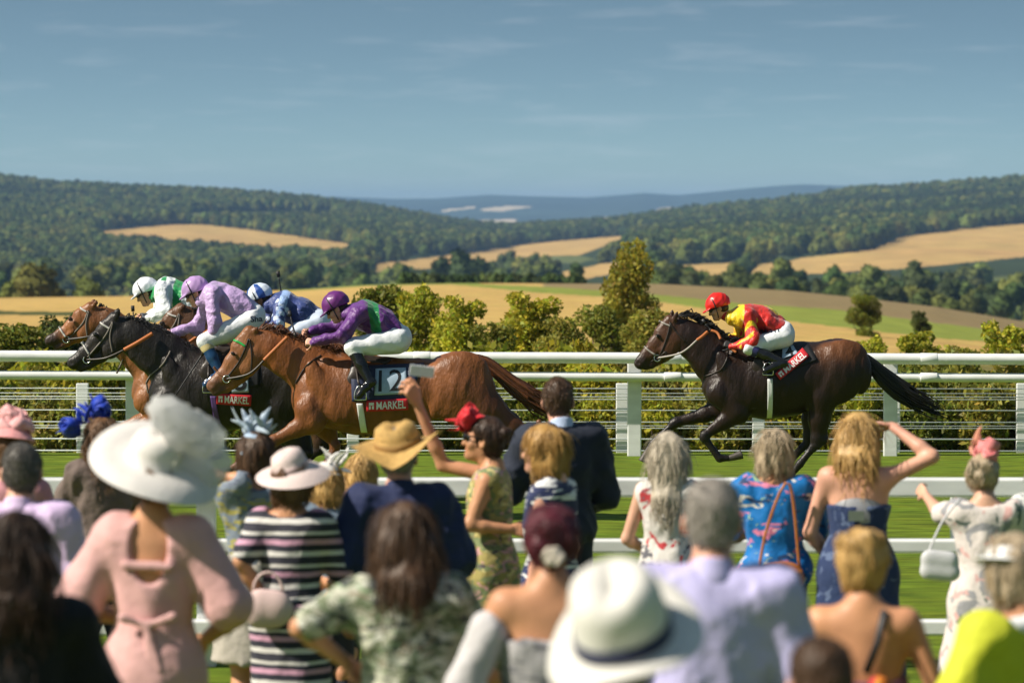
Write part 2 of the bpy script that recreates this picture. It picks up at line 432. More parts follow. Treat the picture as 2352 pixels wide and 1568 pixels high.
def jitC(V):
    j = 16*np.maximum(vnoise(V[..., :2].reshape(-1, 2), 0.006, 21), -0.1).reshape(V.shape[:2]); j[:2] = 0; return j*0.6
VC = sheet('far_ridge', pxC, rowsC, colC, land_mat('ridge_ground', s2=0.01), jitC)
# ground under everything, far below the valley, out to the horizon
gz = at(1176, 760, 700)[2]-30
o = link('valley_ground', mesh_np('valley_ground', [(-20000, 57, -6.0), (20000, 57, -6.0), (20000, 1400, gz), (-20000, 1400, gz), (20000, 20000, gz-5), (-20000, 20000, gz-5)], [[0, 1, 2, 3], [3, 2, 4, 5]]), mat('valley_grass', (0.08, 0.1, 0.03), rough=0.9, noise=0.2, nscale=0.01)); tag(o, kind='structure')

# ------------------------------------------------------------------ trees and bushes
leaf_m = mat('leaf', attr=True, rough=0.55, spec=0.3, trans=0.45, obj_rand=0.14)
bark_m = mat('bark', (0.09, 0.065, 0.045), rough=0.9, noise=0.35, nscale=12, bump=0.6, bscale=30)
crown_m = mat('far_crown', attr=True, rough=0.8, spec=0.1, noise=0.3, nscale=0.9, obj_rand=0.36, bump=0.5, bscale=1.6, bdist=0.6)
def leaves(centres, radii, n, size, col, r, lo=0.45):
    """many leaf-sized faces through the volume of a set of clumps"""
    C = np.asarray(centres, float); Rr = np.asarray(radii, float)
    k = r.choice(len(C), n, p=(Rr.prod(1)**0.67)/(Rr.prod(1)**0.67).sum())
    u = r.normal(size=(n, 3)); u /= np.linalg.norm(u, axis=1)[:, None]
    P = C[k]+u*Rr[k]*(r.uniform(lo, 1.08, n)**0.7)[:, None]
    a = r.normal(size=(n, 3)); a /= np.linalg.norm(a, axis=1)[:, None]
    b = np.cross(a, r.normal(size=(n, 3))); b /= np.linalg.norm(b, axis=1)[:, None]
    s = size*r.uniform(0.6, 1.35, n)[:, None]
    V = np.stack([P-a*s, P-b*s*0.5, P+a*s, P+b*s*0.5], 1).reshape(-1, 3)
    F = np.arange(4*n).reshape(n, 4)
    cl = r.normal(1, 0.16, len(C))[k]
    c = np.array(col)[None]*(cl*r.normal(1, 0.22, n))[:, None].clip(0.35, 2)
    c[:, 0] *= r.normal(1, 0.13, n).clip(0.6, 1.6)
    return V, F, np.repeat(c, 4, 0)
def bush_mesh(seed, col, n=2600, size=0.055, tall=1.0, clumps=16):
    """a bush of unit width and height `tall`"""
    r = np.random.default_rng(seed); C = []; Q = []
    for i in range(clumps):
        z = r.uniform(0.12, 0.9)*tall; w = 0.44*math.sqrt(max(0.10, 1-(z/tall*1.02)**4.5)); t = r.uniform(0, 6.28); d = w*math.sqrt(r.uniform(0, 1))
        C.append((d*math.cos(t), d*math.sin(t), z)); q = r.uniform(0.15, 0.25); Q.append((q, q, q*r.uniform(0.8, 1.2)))
    for i in range(5): C.append((r.uniform(-.28, .28), r.uniform(-.2, .2), tall-.1+r.uniform(-.1, .08))); Q.append((0.11, 0.11, 0.11))
    V, F, c = leaves(C, Q, n, size, col, r)
    return mesh_np('foliage', V, F, False, c), C
def stems_mesh(C, seed):
    r = np.random.default_rng(seed); m = MB()
    for c in C[:7]:
        c = np.array(c); m.tube([(c[0]*0.15, c[1]*0.15, -0.3), c*[0.5, 0.5, 0.5], c], [0.03, 0.018, 0.006], 5)
    return mesh_np('stems', np.concatenate(m.V), m.F, True)
YG, OL, DG, MG = (0.36, 0.355, 0.03), (0.27, 0.26, 0.04), (0.09, 0.12, 0.028), (0.21, 0.235, 0.032)
BUSH = {}
for nm, c, talls, cl in (('yellow', YG, (1.0, 2.1), 16), ('olive', OL, (1.0, 2.1), 15), ('dark', DG, (1.0, 2.1), 16), ('mid', MG, (1.0, 2.1), 16), ('tree', (0.30, 0.27, 0.035), (2.6,), 20), ('low', (0.27, 0.265, 0.05), (1.0,), 14)):
    for tall in talls:
        for v in range(2):
            n_ = int(5600*(tall if nm != 'tree' else 2.6)); me, C = bush_mesh(100+len(BUSH)*7+v, c, n_, 0.036, tall, int(cl*tall**.8))
            BUSH.setdefault(nm, []).append((me, stems_mesh(C, v), tall))
def put_bush(kind, px, ptop, wpx, d, label, group=None, name='bush', v=0, base=None, squash=1.0):
    top = at(px, ptop, d); wid = wpx*(1.35 if name != 'tree' else 1.0)*d/FOCPX
    asp = (top[2]-base)/wid if base is not None else 1.0
    opts = [q for q in BUSH[kind] if abs(math.log(q[2]/asp)) <= min(abs(math.log(p_[2]/asp)) for p_ in BUSH[kind])+1e-6]
    me, st, tall = opts[v % len(opts)]
    if base is None:
        zb = top[2]-wid*tall*squash
    else: zb = base
    hgt = top[2]-zb
    o = empty(name, (top[0], d, zb), label, 'bush' if name != 'tree' else 'tree', group, rz=rng.uniform(0, 6.28))
    o.scale = (wid, wid*0.85, hgt/tall)
    link('crown' if name == 'tree' else 'foliage', me, leaf_m, o); link('trunk' if name == 'tree' else 'stems', st, bark_m, o)
    return o
for v, (px, pt, wd, d, kd) in enumerate([(40,742,150,52,'mid'),(150,728,150,53,'dark'),(270,752,130,52,'mid')]):
    put_bush(kd, px, pt, wd, d, ['round green bush at the left edge of the photo behind the white rail', 'darker green bush between the left edge and the leading horse\'s head', 'green bush half hidden behind the heads of the two leading horses'][v], 'bushes behind the far rail', v=v, base=-1.0)
MIDB = [(885,655,150,58,'mid'),(968,668,140,57,'yellow'),(1052,692,130,56,'yellow'),(1130,742,110,55,'olive'),(1215,684,170,57,'yellow'),(1300,728,130,56,'olive'),(1385,700,120,62,'mid'),(1480,712,160,60,'olive'),(1560,740,110,57,'mid'),(2005,782,110,56,'yellow'),(2125,772,130,55,'yellow'),(2320,750,140,54,'yellow'),(2215,800,110,54,'olive'),(1880,800,120,54,'olive'),(700,770,180,55,'mid'),(520,775,170,55,'olive')]
WHERE = ['tall olive bush just above the purple jockey\'s back','yellow green bush second in the row behind the purple jockey','yellow green bush above the chestnut horse\'s flank','low olive bush between the two middle bush peaks','pointed yellow green bush in the centre of the photo above the white rail','olive bush right of the pointed centre bush','green bush at the left foot of the slim young tree','broad olive bush around the foot of the slim young tree','low green bush just before the solo horse\'s nose','yellow bush low behind the solo horse\'s tail','yellow bush below the small dark conifer on the right','bright yellow green bush at the right edge above the rail','low olive bush between the two yellow bushes on the right','olive bush behind the croup of the solo horse','green bush hidden mostly by the blue jockey','olive bush hidden mostly by the lilac jockey']
for v, (px, pt, wd, d, kd) in enumerate(MIDB):
    put_bush(kd, px, pt, wd, d, WHERE[v], 'bushes behind the far rail', v=v, base=-1.2)
put_bush('tree', 1437, 566, 150, 78, 'slim young tree with ragged yellow green crown rising above the bushes', None, 'tree', 0, base=-2.6)
# the rough hedge right behind the rail
ANCH = [(0, 'beyond the left edge'), (140, 'at the left end of the rail'), (330, 'behind the two leading horses\' heads'), (560, 'behind the black horse'), (800, 'behind the purple jockey\'s horse'), (1060, 'behind the chestnut\'s croup'), (1240, 'behind the chestnut\'s tail'), (1420, 'above the suited man'), (1520, 'before the solo horse\'s nose'), (1720, 'behind the solo horse\'s chest'), (1900, 'behind the solo horse\'s flank'), (2060, 'behind the solo horse\'s tail'), (2200, 'right of the solo horse\'s tail'), (2360, 'at the right edge of the photo'), (9999, 'beyond the right edge')]
def anchor(px): return next(t for a, t in ANCH if px < a)
def shrub_label(px, row, kd): return '%s shrub in the hedge\'s %s row %s' % ({'low': 'pale', 'olive': 'olive', 'yellow': 'yellow green', 'mid': 'green', 'dark': 'dark green'}[kd], ('front', 'middle', 'back')[row], anchor(px))
TONE = ['mid green', 'deep green', 'pale green', 'dull green', 'yellow green', 'dark', 'dark']
def place(px, cuts): return next(t for a, t in cuts if px < a)
hp = 0
for row, (d, top, step, wid) in enumerate([(43.9, 905, 0.62, 1.0), (45.4, 860, 0.8, 1.3), (48.0, 838, 0.95, 1.5)]):
    x = -17.5+row*0.3
    while x < 17.5:
        px = PW/2+x/d*FOCPX; kd = ['low', 'olive', 'yellow', 'mid', 'low', 'yellow'][rng.integers(6)]
        if px < 750 and rng.random() < 0.6: kd = ['mid', 'low', 'dark'][rng.integers(3)]
        put_bush(kd, px, top+rng.uniform(-22, 30), wid*FOCPX/d*rng.uniform(0.85, 1.2), d+rng.uniform(-.25, .25), shrub_label(px, row, kd), 'shrubs of the hedge behind the rail', 'shrub', v=hp, base=-0.75-0.3*row); hp += 1
        x += step*rng.uniform(0.8, 1.25)
# crowns for the far woods
def crown_mesh(seed, col, h=0.085):
    r = np.random.default_rng(seed); b = Body(h, 0.10)
    for i in range(15):
        t = r.uniform(0, 6.28); z = r.uniform(0.25, 0.95); d = 0.33*math.sqrt(max(0.03, 1-((z-0.5)/0.52)**2))*r.uniform(0.5, 1)
        b.ell((d*math.cos(t), d*math.sin(t), z), (r.uniform(.13, .22), r.uniform(.13, .22), r.uniform(.12, .2)))
    b.ell((0, 0, 0.5), (0.32, 0.32, 0.42))
    V, F = b.mesh(sinnoise(seed, 22, 0.03))
    c = np.array(col)[None]*(1+0.25*sinnoise(seed+1, 9, 1.0)(V))[:, None].clip(0.4, 1.7)
    n = 260; i = r.choice(len(V), n); a = r.normal(size=(n, 3)); a /= np.linalg.norm(a, axis=1)[:, None]; e = np.cross(a, r.normal(size=(n, 3)))
    e /= np.linalg.norm(e, axis=1)[:, None]; P = V[i]+(V[i]-[0, 0, .5])*0.06; s = 0.05
    LV = np.stack([P-a*s, P-e*s, P+a*s, P+e*s], 1).reshape(-1, 3)
    c2 = np.repeat(np.array(col)[None]*r.normal(1.1, .25, n).clip(.4, 2)[:, None], 4, 0)
    V2 = np.concatenate([V, LV]); F2 = np.concatenate([F, np.arange(4*n).reshape(n, 4)+len(V)])
    return mesh_np('tree_crown', V2, F2, True, np.concatenate([c, c2]))
CR = [crown_mesh(50+i, c) for i, c in enumerate([(0.085, 0.118, 0.028), (0.062, 0.095, 0.026), (0.112, 0.14, 0.032), (0.08, 0.105, 0.028), (0.14, 0.155, 0.036)])]
CRD = [crown_mesh(80+i, c) for i, c in enumerate([(0.034, 0.055, 0.018), (0.042, 0.06, 0.022)])]
pc = bpy.data.collections.new('crowns')
for i, m in enumerate(CR+CRD):
    m.materials.append(crown_m); oo = bpy.data.objects.new('crown_source_%d' % i, m); pc.objects.link(oo)
def scatter(name, P, S, Rz, K):
    me = bpy.data.meshes.new(name); me.vertices.add(len(P)); me.vertices.foreach_set('co', np.asarray(P, np.float32).ravel())
    for nm, ty, v in (('scl', 'FLOAT', S), ('rz', 'FLOAT', Rz), ('pick', 'INT', K)):
        a = me.attributes.new(nm, ty, 'POINT'); a.data.foreach_set('value', np.asarray(v, np.float32 if ty == 'FLOAT' else np.int32))
    me.update(); o = link(name, me)
    g = bpy.data.node_groups.new(name, 'GeometryNodeTree')
    g.interface.new_socket('Geometry', in_out='INPUT', socket_type='NodeSocketGeometry'); g.interface.new_socket('Geometry', in_out='OUTPUT', socket_type='NodeSocketGeometry')
    n, l = g.nodes, g.links
    gi, go = n.new('NodeGroupInput'), n.new('NodeGroupOutput'); iop = n.new('GeometryNodeInstanceOnPoints'); ci = n.new('GeometryNodeCollectionInfo')
    ci.inputs['Collection'].default_value = pc; ci.inputs['Separate Children'].default_value = True; ci.inputs['Reset Children'].default_value = True
    def na(nm, ty):
        x = n.new('GeometryNodeInputNamedAttribute'); x.data_type = ty; x.inputs['Name'].default_value = nm; return x.outputs['Attribute']
    cx = n.new('ShaderNodeCombineXYZ'); l.new(na('rz', 'FLOAT'), cx.inputs['Z']); iop.inputs['Pick Instance'].default_value = True
    l.new(gi.outputs[0], iop.inputs['Points']); l.new(ci.outputs[0], iop.inputs['Instance']); l.new(na('pick', 'INT'), iop.inputs['Instance Index']); l.new(cx.outputs[0], iop.inputs['Rotation']); l.new(na('scl', 'FLOAT'), iop.inputs['Scale'])
    l.new(iop.outputs[0], go.inputs[0])
    md = o.modifiers.new('scatter', 'NODES'); md.node_group = g
    return tag(o, kind='stuff')
def surfB(px, t):
    fx = np.interp(px, pxB, np.arange(len(pxB))); ft = t*(len(tB)-1)
    i = np.clip(fx.astype(int), 0, len(pxB)-2); j = np.clip(ft.astype(int), 0, len(tB)-2); a = (fx-i)[:, None]; b = (ft-j)[:, None]
    return (VB[j, i]*(1-a)+VB[j, i+1]*a)*(1-b)+(VB[j+1, i]*(1-a)+VB[j+1, i+1]*a)*b
def wood(n, lo, hi, seed, scl, keep=None):
    r = np.random.default_rng(seed)
    t = r.uniform(0, 1, n*3); px = r.uniform(-250, 2600, n*3)
    q = surfB(px, lo+(hi-lo)*t); wgt = q[:, 1]**2; k = r.uniform(0, wgt.max(), n*3) < wgt; q = q[k]
    p = proj(q); f = infields(p[:, 0], p[:, 1]-1)
    
    for u in (.35, .7, 1.0): f |= infields(p[:, 0], p[:, 1]-8.5*FOCPX/q[:, 1]*u, WHEAT)
    for u in (.35, .7): f |= infields(p[:, 0], p[:, 1]-8.5*FOCPX/q[:, 1]*u, GREEN)
    q = q[~f]; p = p[~f]
    if keep is not None: kk = keep(p, q, r); q = q[kk]; p = p[kk]
    return q, p
qs, ps = wood(40000, 0.0, 1.0, 5, None, lambda p, q, r: (r.random(len(p)) < np.where((p[:, 0] > 860) & (p[:, 1] > 585), 0.10, 1.0)))
cl = vnoise(qs[:, :2], 0.014, 31)+0.6*vnoise(qs[:, :2], 0.004, 32)
r_ = np.random.default_rng(9)
pick = np.where(cl < -0.30, r_.integers(5, 7, len(qs)), np.where(r_.random(len(qs)) < 0.12, r_.integers(5, 7, len(qs)), r_.integers(0, 5, len(qs))))
sc_ = r_.uniform(6.5, 11.5, len(qs))*(1+0.15*cl)
scatter('wooded_hillside', qs-[0, 0, 1.0], sc_, r_.uniform(0, 6.28, len(qs)), pick)
# trees one can tell apart in the valley
def lone_tree(px, ptop, wpx, d, k, label, group=None, hf=1.0, ob=None):
    top = at(px, ptop, d); wd = wpx*d/FOCPX; hg = wd*hf
    o = empty('tree', (top[0], d, top[2]-hg), label, 'tree', group, rz=rng.uniform(0, 6.28)); o.scale = (wd, wd, hg)
    link('crown', (CR+CRD)[k], crown_m, o)
    tm = bpy.data.meshes.get('far_trunk')
    if tm is None:
        m = MB(); m.tube([(0, 0, -0.12), (0, 0, 0.3)], [0.05, 0.03], 6); tm = mesh_np('far_trunk', m.V[0], m.F)
    link('trunk', tm, bark_m, o)
    return o
for (px, pt, wd, d, k, lb) in [(88,612,125,420,4,'yellow green round tree at the far left in front of the wood'),(30,640,80,430,2,'small green tree at the left edge beside the yellow green tree'),(205,640,90,440,2,'pale green tree behind the white capped jockey'),
    (1070,585,120,1000,6,'large dark round tree below the pale wheat strip in the middle'),(1018,596,70,1010,5,'dark tree left against the large dark round tree'),(1325,606,42,700,5,'small dark round tree on the field left of the slim young tree'),(920,606,46,1000,3,'small tree on the left end of the wheat strip'),
    (1800,597,60,800,0,'tall round tree standing before the wheat field right of the red cap'),(1690,606,80,820,2,'pale tree on the tan field above the red cap'),(1560,610,85,820,3,'round tree left of the red cap on the tan strip'),(1915,618,60,780,1,'tree in the hedge line under the big wheat field'),(2000,612,60,760,3,'tree below the middle of the big wheat field'),(2100,606,70,740,6,'dark tree against the lower edge of the big wheat field')]:
    lone_tree(px, pt, wd, d, k, lb, 'trees in the valley')
put_bush('mid', 1985, 676, 84, 120, 'dark small tree standing in the lime field behind the red jockey', 'trees in the valley', 'tree', 0, base=at(1985, 806, 120)[2])
put_bush('dark', 2113, 716, 52, 118, 'small dark upright tree right of the dark field tree', 'trees in the valley', 'tree', 1, base=at(2113, 796, 118)[2])
rr = np.random.default_rng(4)
for i in range(34):      # hedge row on the brow in the middle
    px = 925+i*12.3; kk = int(rr.integers(5, 7)) if rr.random() < .6 else 1
    lone_tree(px, 629+rr.uniform(-3, 5)+0.012*(px-925), rr.uniform(24, 34), 352+rr.uniform(-4, 4), kk, TONE[kk]+' rounded bush in the hedgerow on the brow '+place(px, [(985, 'at its left end'), (1050, 'left of the large round tree'), (1110, 'below the large round tree'), (1190, 'right of the large round tree'), (1270, 'above the centre bushes'), (9999, 'at its right end')]), 'hedgerow on the brow', 1.1)
edge = ln([(1500,628),(1600,632),(1700,640),(1800,634),(1900,640),(2000,634),(2100,634),(2200,640),(2352,640),(2600,655)])
for i in range(95):      # belt of trees below the wheat field on the right
    px = rr.uniform(1500, 2480); u = rr.uniform(0, 1); lo = brow(px)-8; y = edge(px)+(lo-edge(px))*u-14
    kk = int(rr.choice([0, 1, 2, 3, 4, 5, 6])); ww = rr.uniform(42, 78)*(0.8+0.35*u)
    lone_tree(px, y, ww, 900-350*u, kk, '%s %s tree in the %s of the belt %s' % ('large' if ww > 62 else 'small', TONE[kk], 'back' if u < .34 else 'middle' if u < .67 else 'front', place(px, [(1600, 'left of the red cap'), (1700, 'above the red cap'), (1810, 'above the red jockey\'s back'), (1930, 'left of the field tree'), (2040, 'over the field tree'), (2160, 'above the small conifer'), (2280, 'under the wheat'), (9999, 'at the right edge')])), 'tree belt on the right', rr.uniform(0.8, 1.1))
for i in range(70):      # front of the left wood
    px = rr.uniform(-150, 840); u = rr.uniform(0, 1); y = 610+55*u-18; 
    kk = int(rr.choice([0, 1, 2, 3, 5, 6])); ww = rr.uniform(46, 74)
    lone_tree(px, y, ww, 1250-450*u, kk, '%s %s tree at the left wood\'s %s %s' % ('large' if ww > 60 else 'small', TONE[kk], 'very foot' if u > .5 else 'lower edge', place(px, [(0, 'beyond the left edge'), (110, 'by the left edge'), (260, 'above the bay\'s ears'), (400, 'above the white cap'), (520, 'above the lilac cap'), (640, 'above the blue cap'), (9999, 'above the purple cap')])), 'trees at the foot of the left hill', rr.uniform(0.8, 1.0))
# a farm roof in the left wood
fb = at(472, 629, 1650)
fh = empty('farmhouse', fb, 'small farmhouse with orange tiled roof among the trees on the left', 'house')
fh.scale = (.62, .62, .62)
m = MB(); m.box((-5, 0, -9), (5, 6, 1.1)); m.build('wall', mat('farm_wall', (0.42, 0.36, 0.28), noise=0.15, nscale=2), fh, False)
m = MB(); m.add([(-5.4, -.4, 1), (5.4, -.4, 1), (5.4, 6.4, 1), (-5.4, 6.4, 1), (-5.4, 3, 3.4), (5.4, 3, 3.4)], [(0, 1, 5, 4), (2, 3, 4, 5), (0, 4, 3), (1, 2, 5), (0, 3, 2, 1)]); m.build('roof', mat('roof_tile', (0.30, 0.14, 0.09), noise=0.2, nscale=3), fh, False)
m = MB()
for x in (-3, 0, 3): m.box((x-.5, -.05, -1.2), (x+.5, -.003, .4))
m.build('window', mat('dark_glass', (0.02, 0.025, 0.03), rough=0.1), fh, False)
# the air
hz_m = bpy.data.materials.new('air'); hz_m.use_nodes = True; n_ = hz_m.node_tree.nodes; n_.remove(n_['Principled BSDF'])
pv = n_.new('ShaderNodeVolumePrincipled'); pv.inputs['Color'].default_value = (0.36, 0.61, 1.0, 1); pv.inputs['Density'].default_value = 0.000082; pv.inputs['Anisotropy'].default_value = 0.0
hz_m.node_tree.links.new(pv.outputs[0], n_['Material Output'].inputs['Volume'])
zlo = gz-12; zhi = max(V_[..., 2].max() for V_ in (VB, VC))+30
m = MB(); m.box((-21000, -60, zlo), (21000, 20200, zhi)); hz = m.build('haze', hz_m, None, False); tag(hz, kind='stuff')

# ------------------------------------------------------------------ rails
white_m = mat('white_rail_plastic', (0.80, 0.81, 0.81), rough=0.36, spec=0.45, noise=0.10, nscale=3.5, stretch=(1, 3, 3))
RD = 41.5
fr = empty('running_rail', at(1176, 1050, RD)*[1, 1, 0], 'white far running rail with two horizontal tubes behind the horses', 'rail')
def rail_tube(name, yl, yr, r, d):
    a, b = at(-1500, yl-4.6, d), at(3850, yr+4.6, d); m = MB(); o = np.array(fr.location)
    m.tube(np.linspace(a-o, b-o, 30), r, 20); return m.build(name, white_m, fr)
S_ = RD/FOCPX
rail_tube('rail', 817.5, 825, 12.8*S_, RD); rail_tube('rail', 862, 867, 10.5*S_, RD+0.02)
for px in (-1423, -847, -271, 305, 881, 1457, 2045, 2620, 3196, 3772):
    c = at(px, 1050, RD+0.16); o = np.array(fr.location); t = at(px, 835, RD+0.16)
    m = MB(); hw = 16*S_; m.box((c[0]-hw-o[0], c[1]-.02, -0.05), (c[0]+hw-o[0], c[1]+.05, t[2]+0.02))
    q = m.build('post', white_m, fr, False); q.location = -np.array([0, o[1], 0]); bevel(q, 0.012)
    m = MB()
    for z, rr_ in ((at(px, 822, RD)[2], 0.07), (at(px, 865, RD)[2], 0.058)):
        m.box((c[0]-.035-o[0], RD-0.005-o[1], z-rr_*0.5), (c[0]+.035-o[0], c[1]-o[1]+.0, z+rr_*0.5))
    m.build('bracket', white_m, fr, False)
for px in (305, 881, 1457, 2045):
    for y, r in ((817.5+.0032*px, 12.8*S_), (862+.0021*px, 10.5*S_)):
        c = at(px+88, y, RD)-np.array(fr.location); m = MB(); m.tube([c-[.10, 0, 0], c-[.095, 0, 0], c+[.095, 0, 0], c+[.10, 0, 0]], [r+.001, r+.0035, r+.0035, r+.001], 20); m.build('joint', white_m, fr)
wf = empty('wire_fence', (0, 42.5, 0), 'thin white wire fence with slim posts just behind the far running rail', 'fence')
wire_m = mat('white_wire', (0.52, 0.57, 0.57), rough=0.4)
for y, r in ((892,.006),(903,.005),(911,.006),(917,.006),(942,.007),(969,.007),(977.5,.005),(983,.006),(1008,.010),(1035,.010),(1042,.006),(1049,.010)):
    a, b = at(-1500, y-2.0, 42.5), at(3850, y+2.0, 42.5); m = MB(); m.tube([a-[0, 42.5, 0], (a+b)/2-[0, 42.5, 0.0], b-[0, 42.5, 0]], r, 6); m.build('wire', wire_m, wf)
for px in (-1350, -1040, -730, -420, -110, 190, 500, 811, 1122, 1429, 1742, 2053, 2348, 2640, 2950, 3260, 3570):
    a = at(px, 1052, 42.6); t = at(px, 880, 42.6); m = MB(); m.box((a[0]-.075, .08, a[2]-.25), (a[0]+.075, .13, t[2])); q = m.build('post', white_m, wf, False); bevel(q, .01)
# near rail in front of the crowd
ND = 22.0
nr = empty('near_rail', (0, ND, 0), 'white three-board rail that the front row of spectators leans on', 'rail')
for (y0, y1, rad) in ((1097, 1140, .07), (1237, 1268, .055), (1422, 1457, .055)):
    z1, z0 = at(0, y0, ND)[2], at(0, y1, ND)[2]
    m = MB(); m.box((-16, -.06, z0), (16, .06, z1)); q = m.build('board', white_m, nr, False); bevel(q, 0.016, 3)
for px in (-3014, -2143, -1272, -401, 470, 1341, 2212, 3083, 3954, 4825):
    x = at(px, 1100, ND)[0]; m = MB(); m.box((x-.06, .066, -.1), (x+.06, .17, at(0, 1094, ND)[2]-.03)); q = m.build('post', white_m, nr, False); bevel(q, .01)
# ================================================================== horses
YF = (0.0, 1.0, 0.0)
coat_m = mat('horse_coat', attr=True, rough=0.41, spec=0.34, noise=0.30, nscale=7, bump=0.55, bscale=40, bdist=.012, stretch=(1.3, 1, .7))
hair_m = mat('horse_hair', attr=True, rough=0.45, spec=0.4, noise=0.2, nscale=30)
leather_m = mat('dark_leather', (0.03, 0.022, 0.018), rough=0.4, noise=0.2, nscale=60)
strap_m = mat('grey_strap', (0.33, 0.30, 0.27), rough=0.45, noise=0.15, nscale=80)
rubber_m = mat('orange_rein_rubber', (0.42, 0.13, 0.035), rough=0.6, noise=0.15, nscale=90)
steel_m = mat('steel', (0.75, 0.75, 0.74), rough=0.22, metal=1.0)
eye_m = mat('horse_eye', (0.012, 0.008, 0.006), rough=0.06, spec=0.8)
red_m = mat('red_cloth', (0.55, 0.02, 0.03), rough=0.6, noise=0.08, nscale=30)
white_cl = mat('white_cloth', (0.78, 0.79, 0.8), rough=0.7, noise=0.05, nscale=30)
numcl_m = mat('number_cloth', (0.34, 0.44, 0.55), rough=0.7, noise=0.06, nscale=30)  # pale cloth; the blue of its shade is put into this base colour
black_cl = mat('black_cloth', (0.012, 0.012, 0.014), rough=0.6, noise=0.2, nscale=30)
navy_cl = mat('navy_cloth', (0.02, 0.028, 0.07), rough=0.6, noise=0.15, nscale=30)
def bvh_of(o):
    me = o.data; return BVHTree.FromPolygons([v.co for v in me.vertices], [p.vertices for p in me.polygons])
class Frame:
    """picture crop -> metres around a root that stands at depth d"""
    def __init__(s, ox, oy, f, d, rootpx):
        s.ox, s.oy, s.f, s.d = ox, oy, f, d
        r = at(rootpx, 800, d); s.root = np.array([r[0], d, 0.0]); s.m = f*d/FOCPX
    def __call__(s, cx, cy, lat=0.0):
        p = at(s.ox+s.f*cx, s.oy+s.f*cy, s.d)-s.root; p[1] += lat; return p
def resample(P, n):
    P = np.asarray(P, float)
    if len(P) == 2: return P[0]+(P[1]-P[0])*np.linspace(0, 1, n)[:, None]
    t = np.concatenate([[0], np.cumsum(np.linalg.norm(np.diff(P, axis=0), axis=1))]); t /= t[-1]
    # Catmull-Rom through the points
    out = []
    for u in np.linspace(0, 1, n):
        i = min(np.searchsorted(t, u, 'right')-1, len(P)-2); a = (u-t[i])/(t[i+1]-t[i]+1e-9)
        p0, p1, p2, p3 = P[max(i-1, 0)], P[i], P[i+1], P[min(i+2, len(P)-1)]
        out.append(0.5*((2*p1)+(p2-p0)*a+(2*p0-5*p1+4*p2-p3)*a*a+(3*p1-p0-3*p2+p3)*a**3))
    return np.array(out)
def drape(bvhs, pts, off, start=-2.0, side=-1):
    """push points along y onto the near (side -1) or far (+1) flank"""
    out = []; last = None
    for p in pts:
        best = None
        for b in bvhs:
            hit = b.ray_cast(Vector((p[0], side*2.0, p[2])), Vector((0, -side, 0)))
            if hit[0] is not None and (best is None or hit[0].y*side > best*side): best = hit[0].y
        out.append(best)
    ys = [y for y in out if y is not None]
    if not ys: ys = [0.0]
    idx = [i for i, y in enumerate(out) if y is not None] or [0]
    res = []
    for i, p in enumerate(pts):
        y = out[i] if out[i] is not None else ys[int(np.argmin([abs(i-j) for j in idx]))] if len(ys) == len(idx) else ys[0]
        res.append((p[0], y+side*off, p[2]))
    return np.array(res)
def strap(name, bv, pts, r, m, parent, flat=0.35, n=18, off=0.004, both=True):
    b = MB(); P = resample(pts, n)
    b.tube(drape(bv, P, off), r, 6, flat=None)
    if both: b.tube(drape(bv, P, off, side=1), r, 6)
    return b.build(name, m, parent)
def patch(name, bv, quad, nu, nv, off, thick, m, parent):
    """cloth patch from four corners (tl, tr, br, bl) lying on the flank"""
    q = [np.asarray(p, float) for p in quad]; V = []
    for j in range(nv+1):
        for i in range(nu+1):
            u, v = i/nu, j/nv; V.append((q[0]*(1-u)+q[1]*u)*(1-v)+(q[3]*(1-u)+q[2]*u)*v)
    V = drape(bv, V, off); G = V.reshape(nv+1, nu+1, 3)
    for _ in range(2):
        Y = G[..., 1].copy(); Y[1:-1, 1:-1] = (Y[1:-1, 1:-1]+Y[:-2, 1:-1]+Y[2:, 1:-1]+Y[1:-1, :-2]+Y[1:-1, 2:])/5; G[..., 1] = np.minimum(Y, G[..., 1])
    V = G.reshape(-1, 3); W = V+[0, thick, 0]; n = len(V); F = []
    for j in range(nv):
        for i in range(nu):
            a = j*(nu+1)+i; F.append([a, a+nu+1, a+nu+2, a+1]); F.append([n+a, n+a+1, n+a+nu+2, n+a+nu+1])
    ring = [i for i in range(nu+1)]+[j*(nu+1)+nu for j in range(1, nv+1)]+[nv*(nu+1)+i for i in range(nu-1, -1, -1)]+[j*(nu+1) for j in range(nv-1, 0, -1)]
    for a, b in zip(ring, ring[1:]+ring[:1]): F.append([a, b, n+b, n+a])
    o = link(name, mesh_np(name, np.concatenate([V, W]), F, True), m, parent)
    return o, q
def text_mesh(txt, bold=0.0, res=3):
    c = bpy.data.curves.new('t', 'FONT'); c.body = txt; c.size = 1; c.resolution_u = res; c.offset = min(bold, .02); c.extrude = 0.0
    o = bpy.data.objects.new('t', c); COL.objects.link(o)
    bpy.context.view_layer.update(); dg = bpy.context.evaluated_depsgraph_get(); me = bpy.data.meshes.new_from_object(o.evaluated_get(dg))
    bm_ = bmesh.new(); bm_.from_mesh(me); bmesh.ops.triangulate(bm_, faces=bm_.faces[:])
    for _ in range(3):
        ed = [e for e in bm_.edges if e.calc_length() > .16]
        if not ed: break
        bmesh.ops.subdivide_edges(bm_, edges=ed, cuts=1); bmesh.ops.triangulate(bm_, faces=[f for f in bm_.faces if len(f.verts) > 3])
    bm_.to_mesh(me); bm_.free()
    V = np.array([v.co[:] for v in me.vertices]); F = [list(p.vertices) for p in me.polygons]
    bpy.data.objects.remove(o); bpy.data.curves.remove(c); bpy.data.meshes.remove(me)
    return V, F
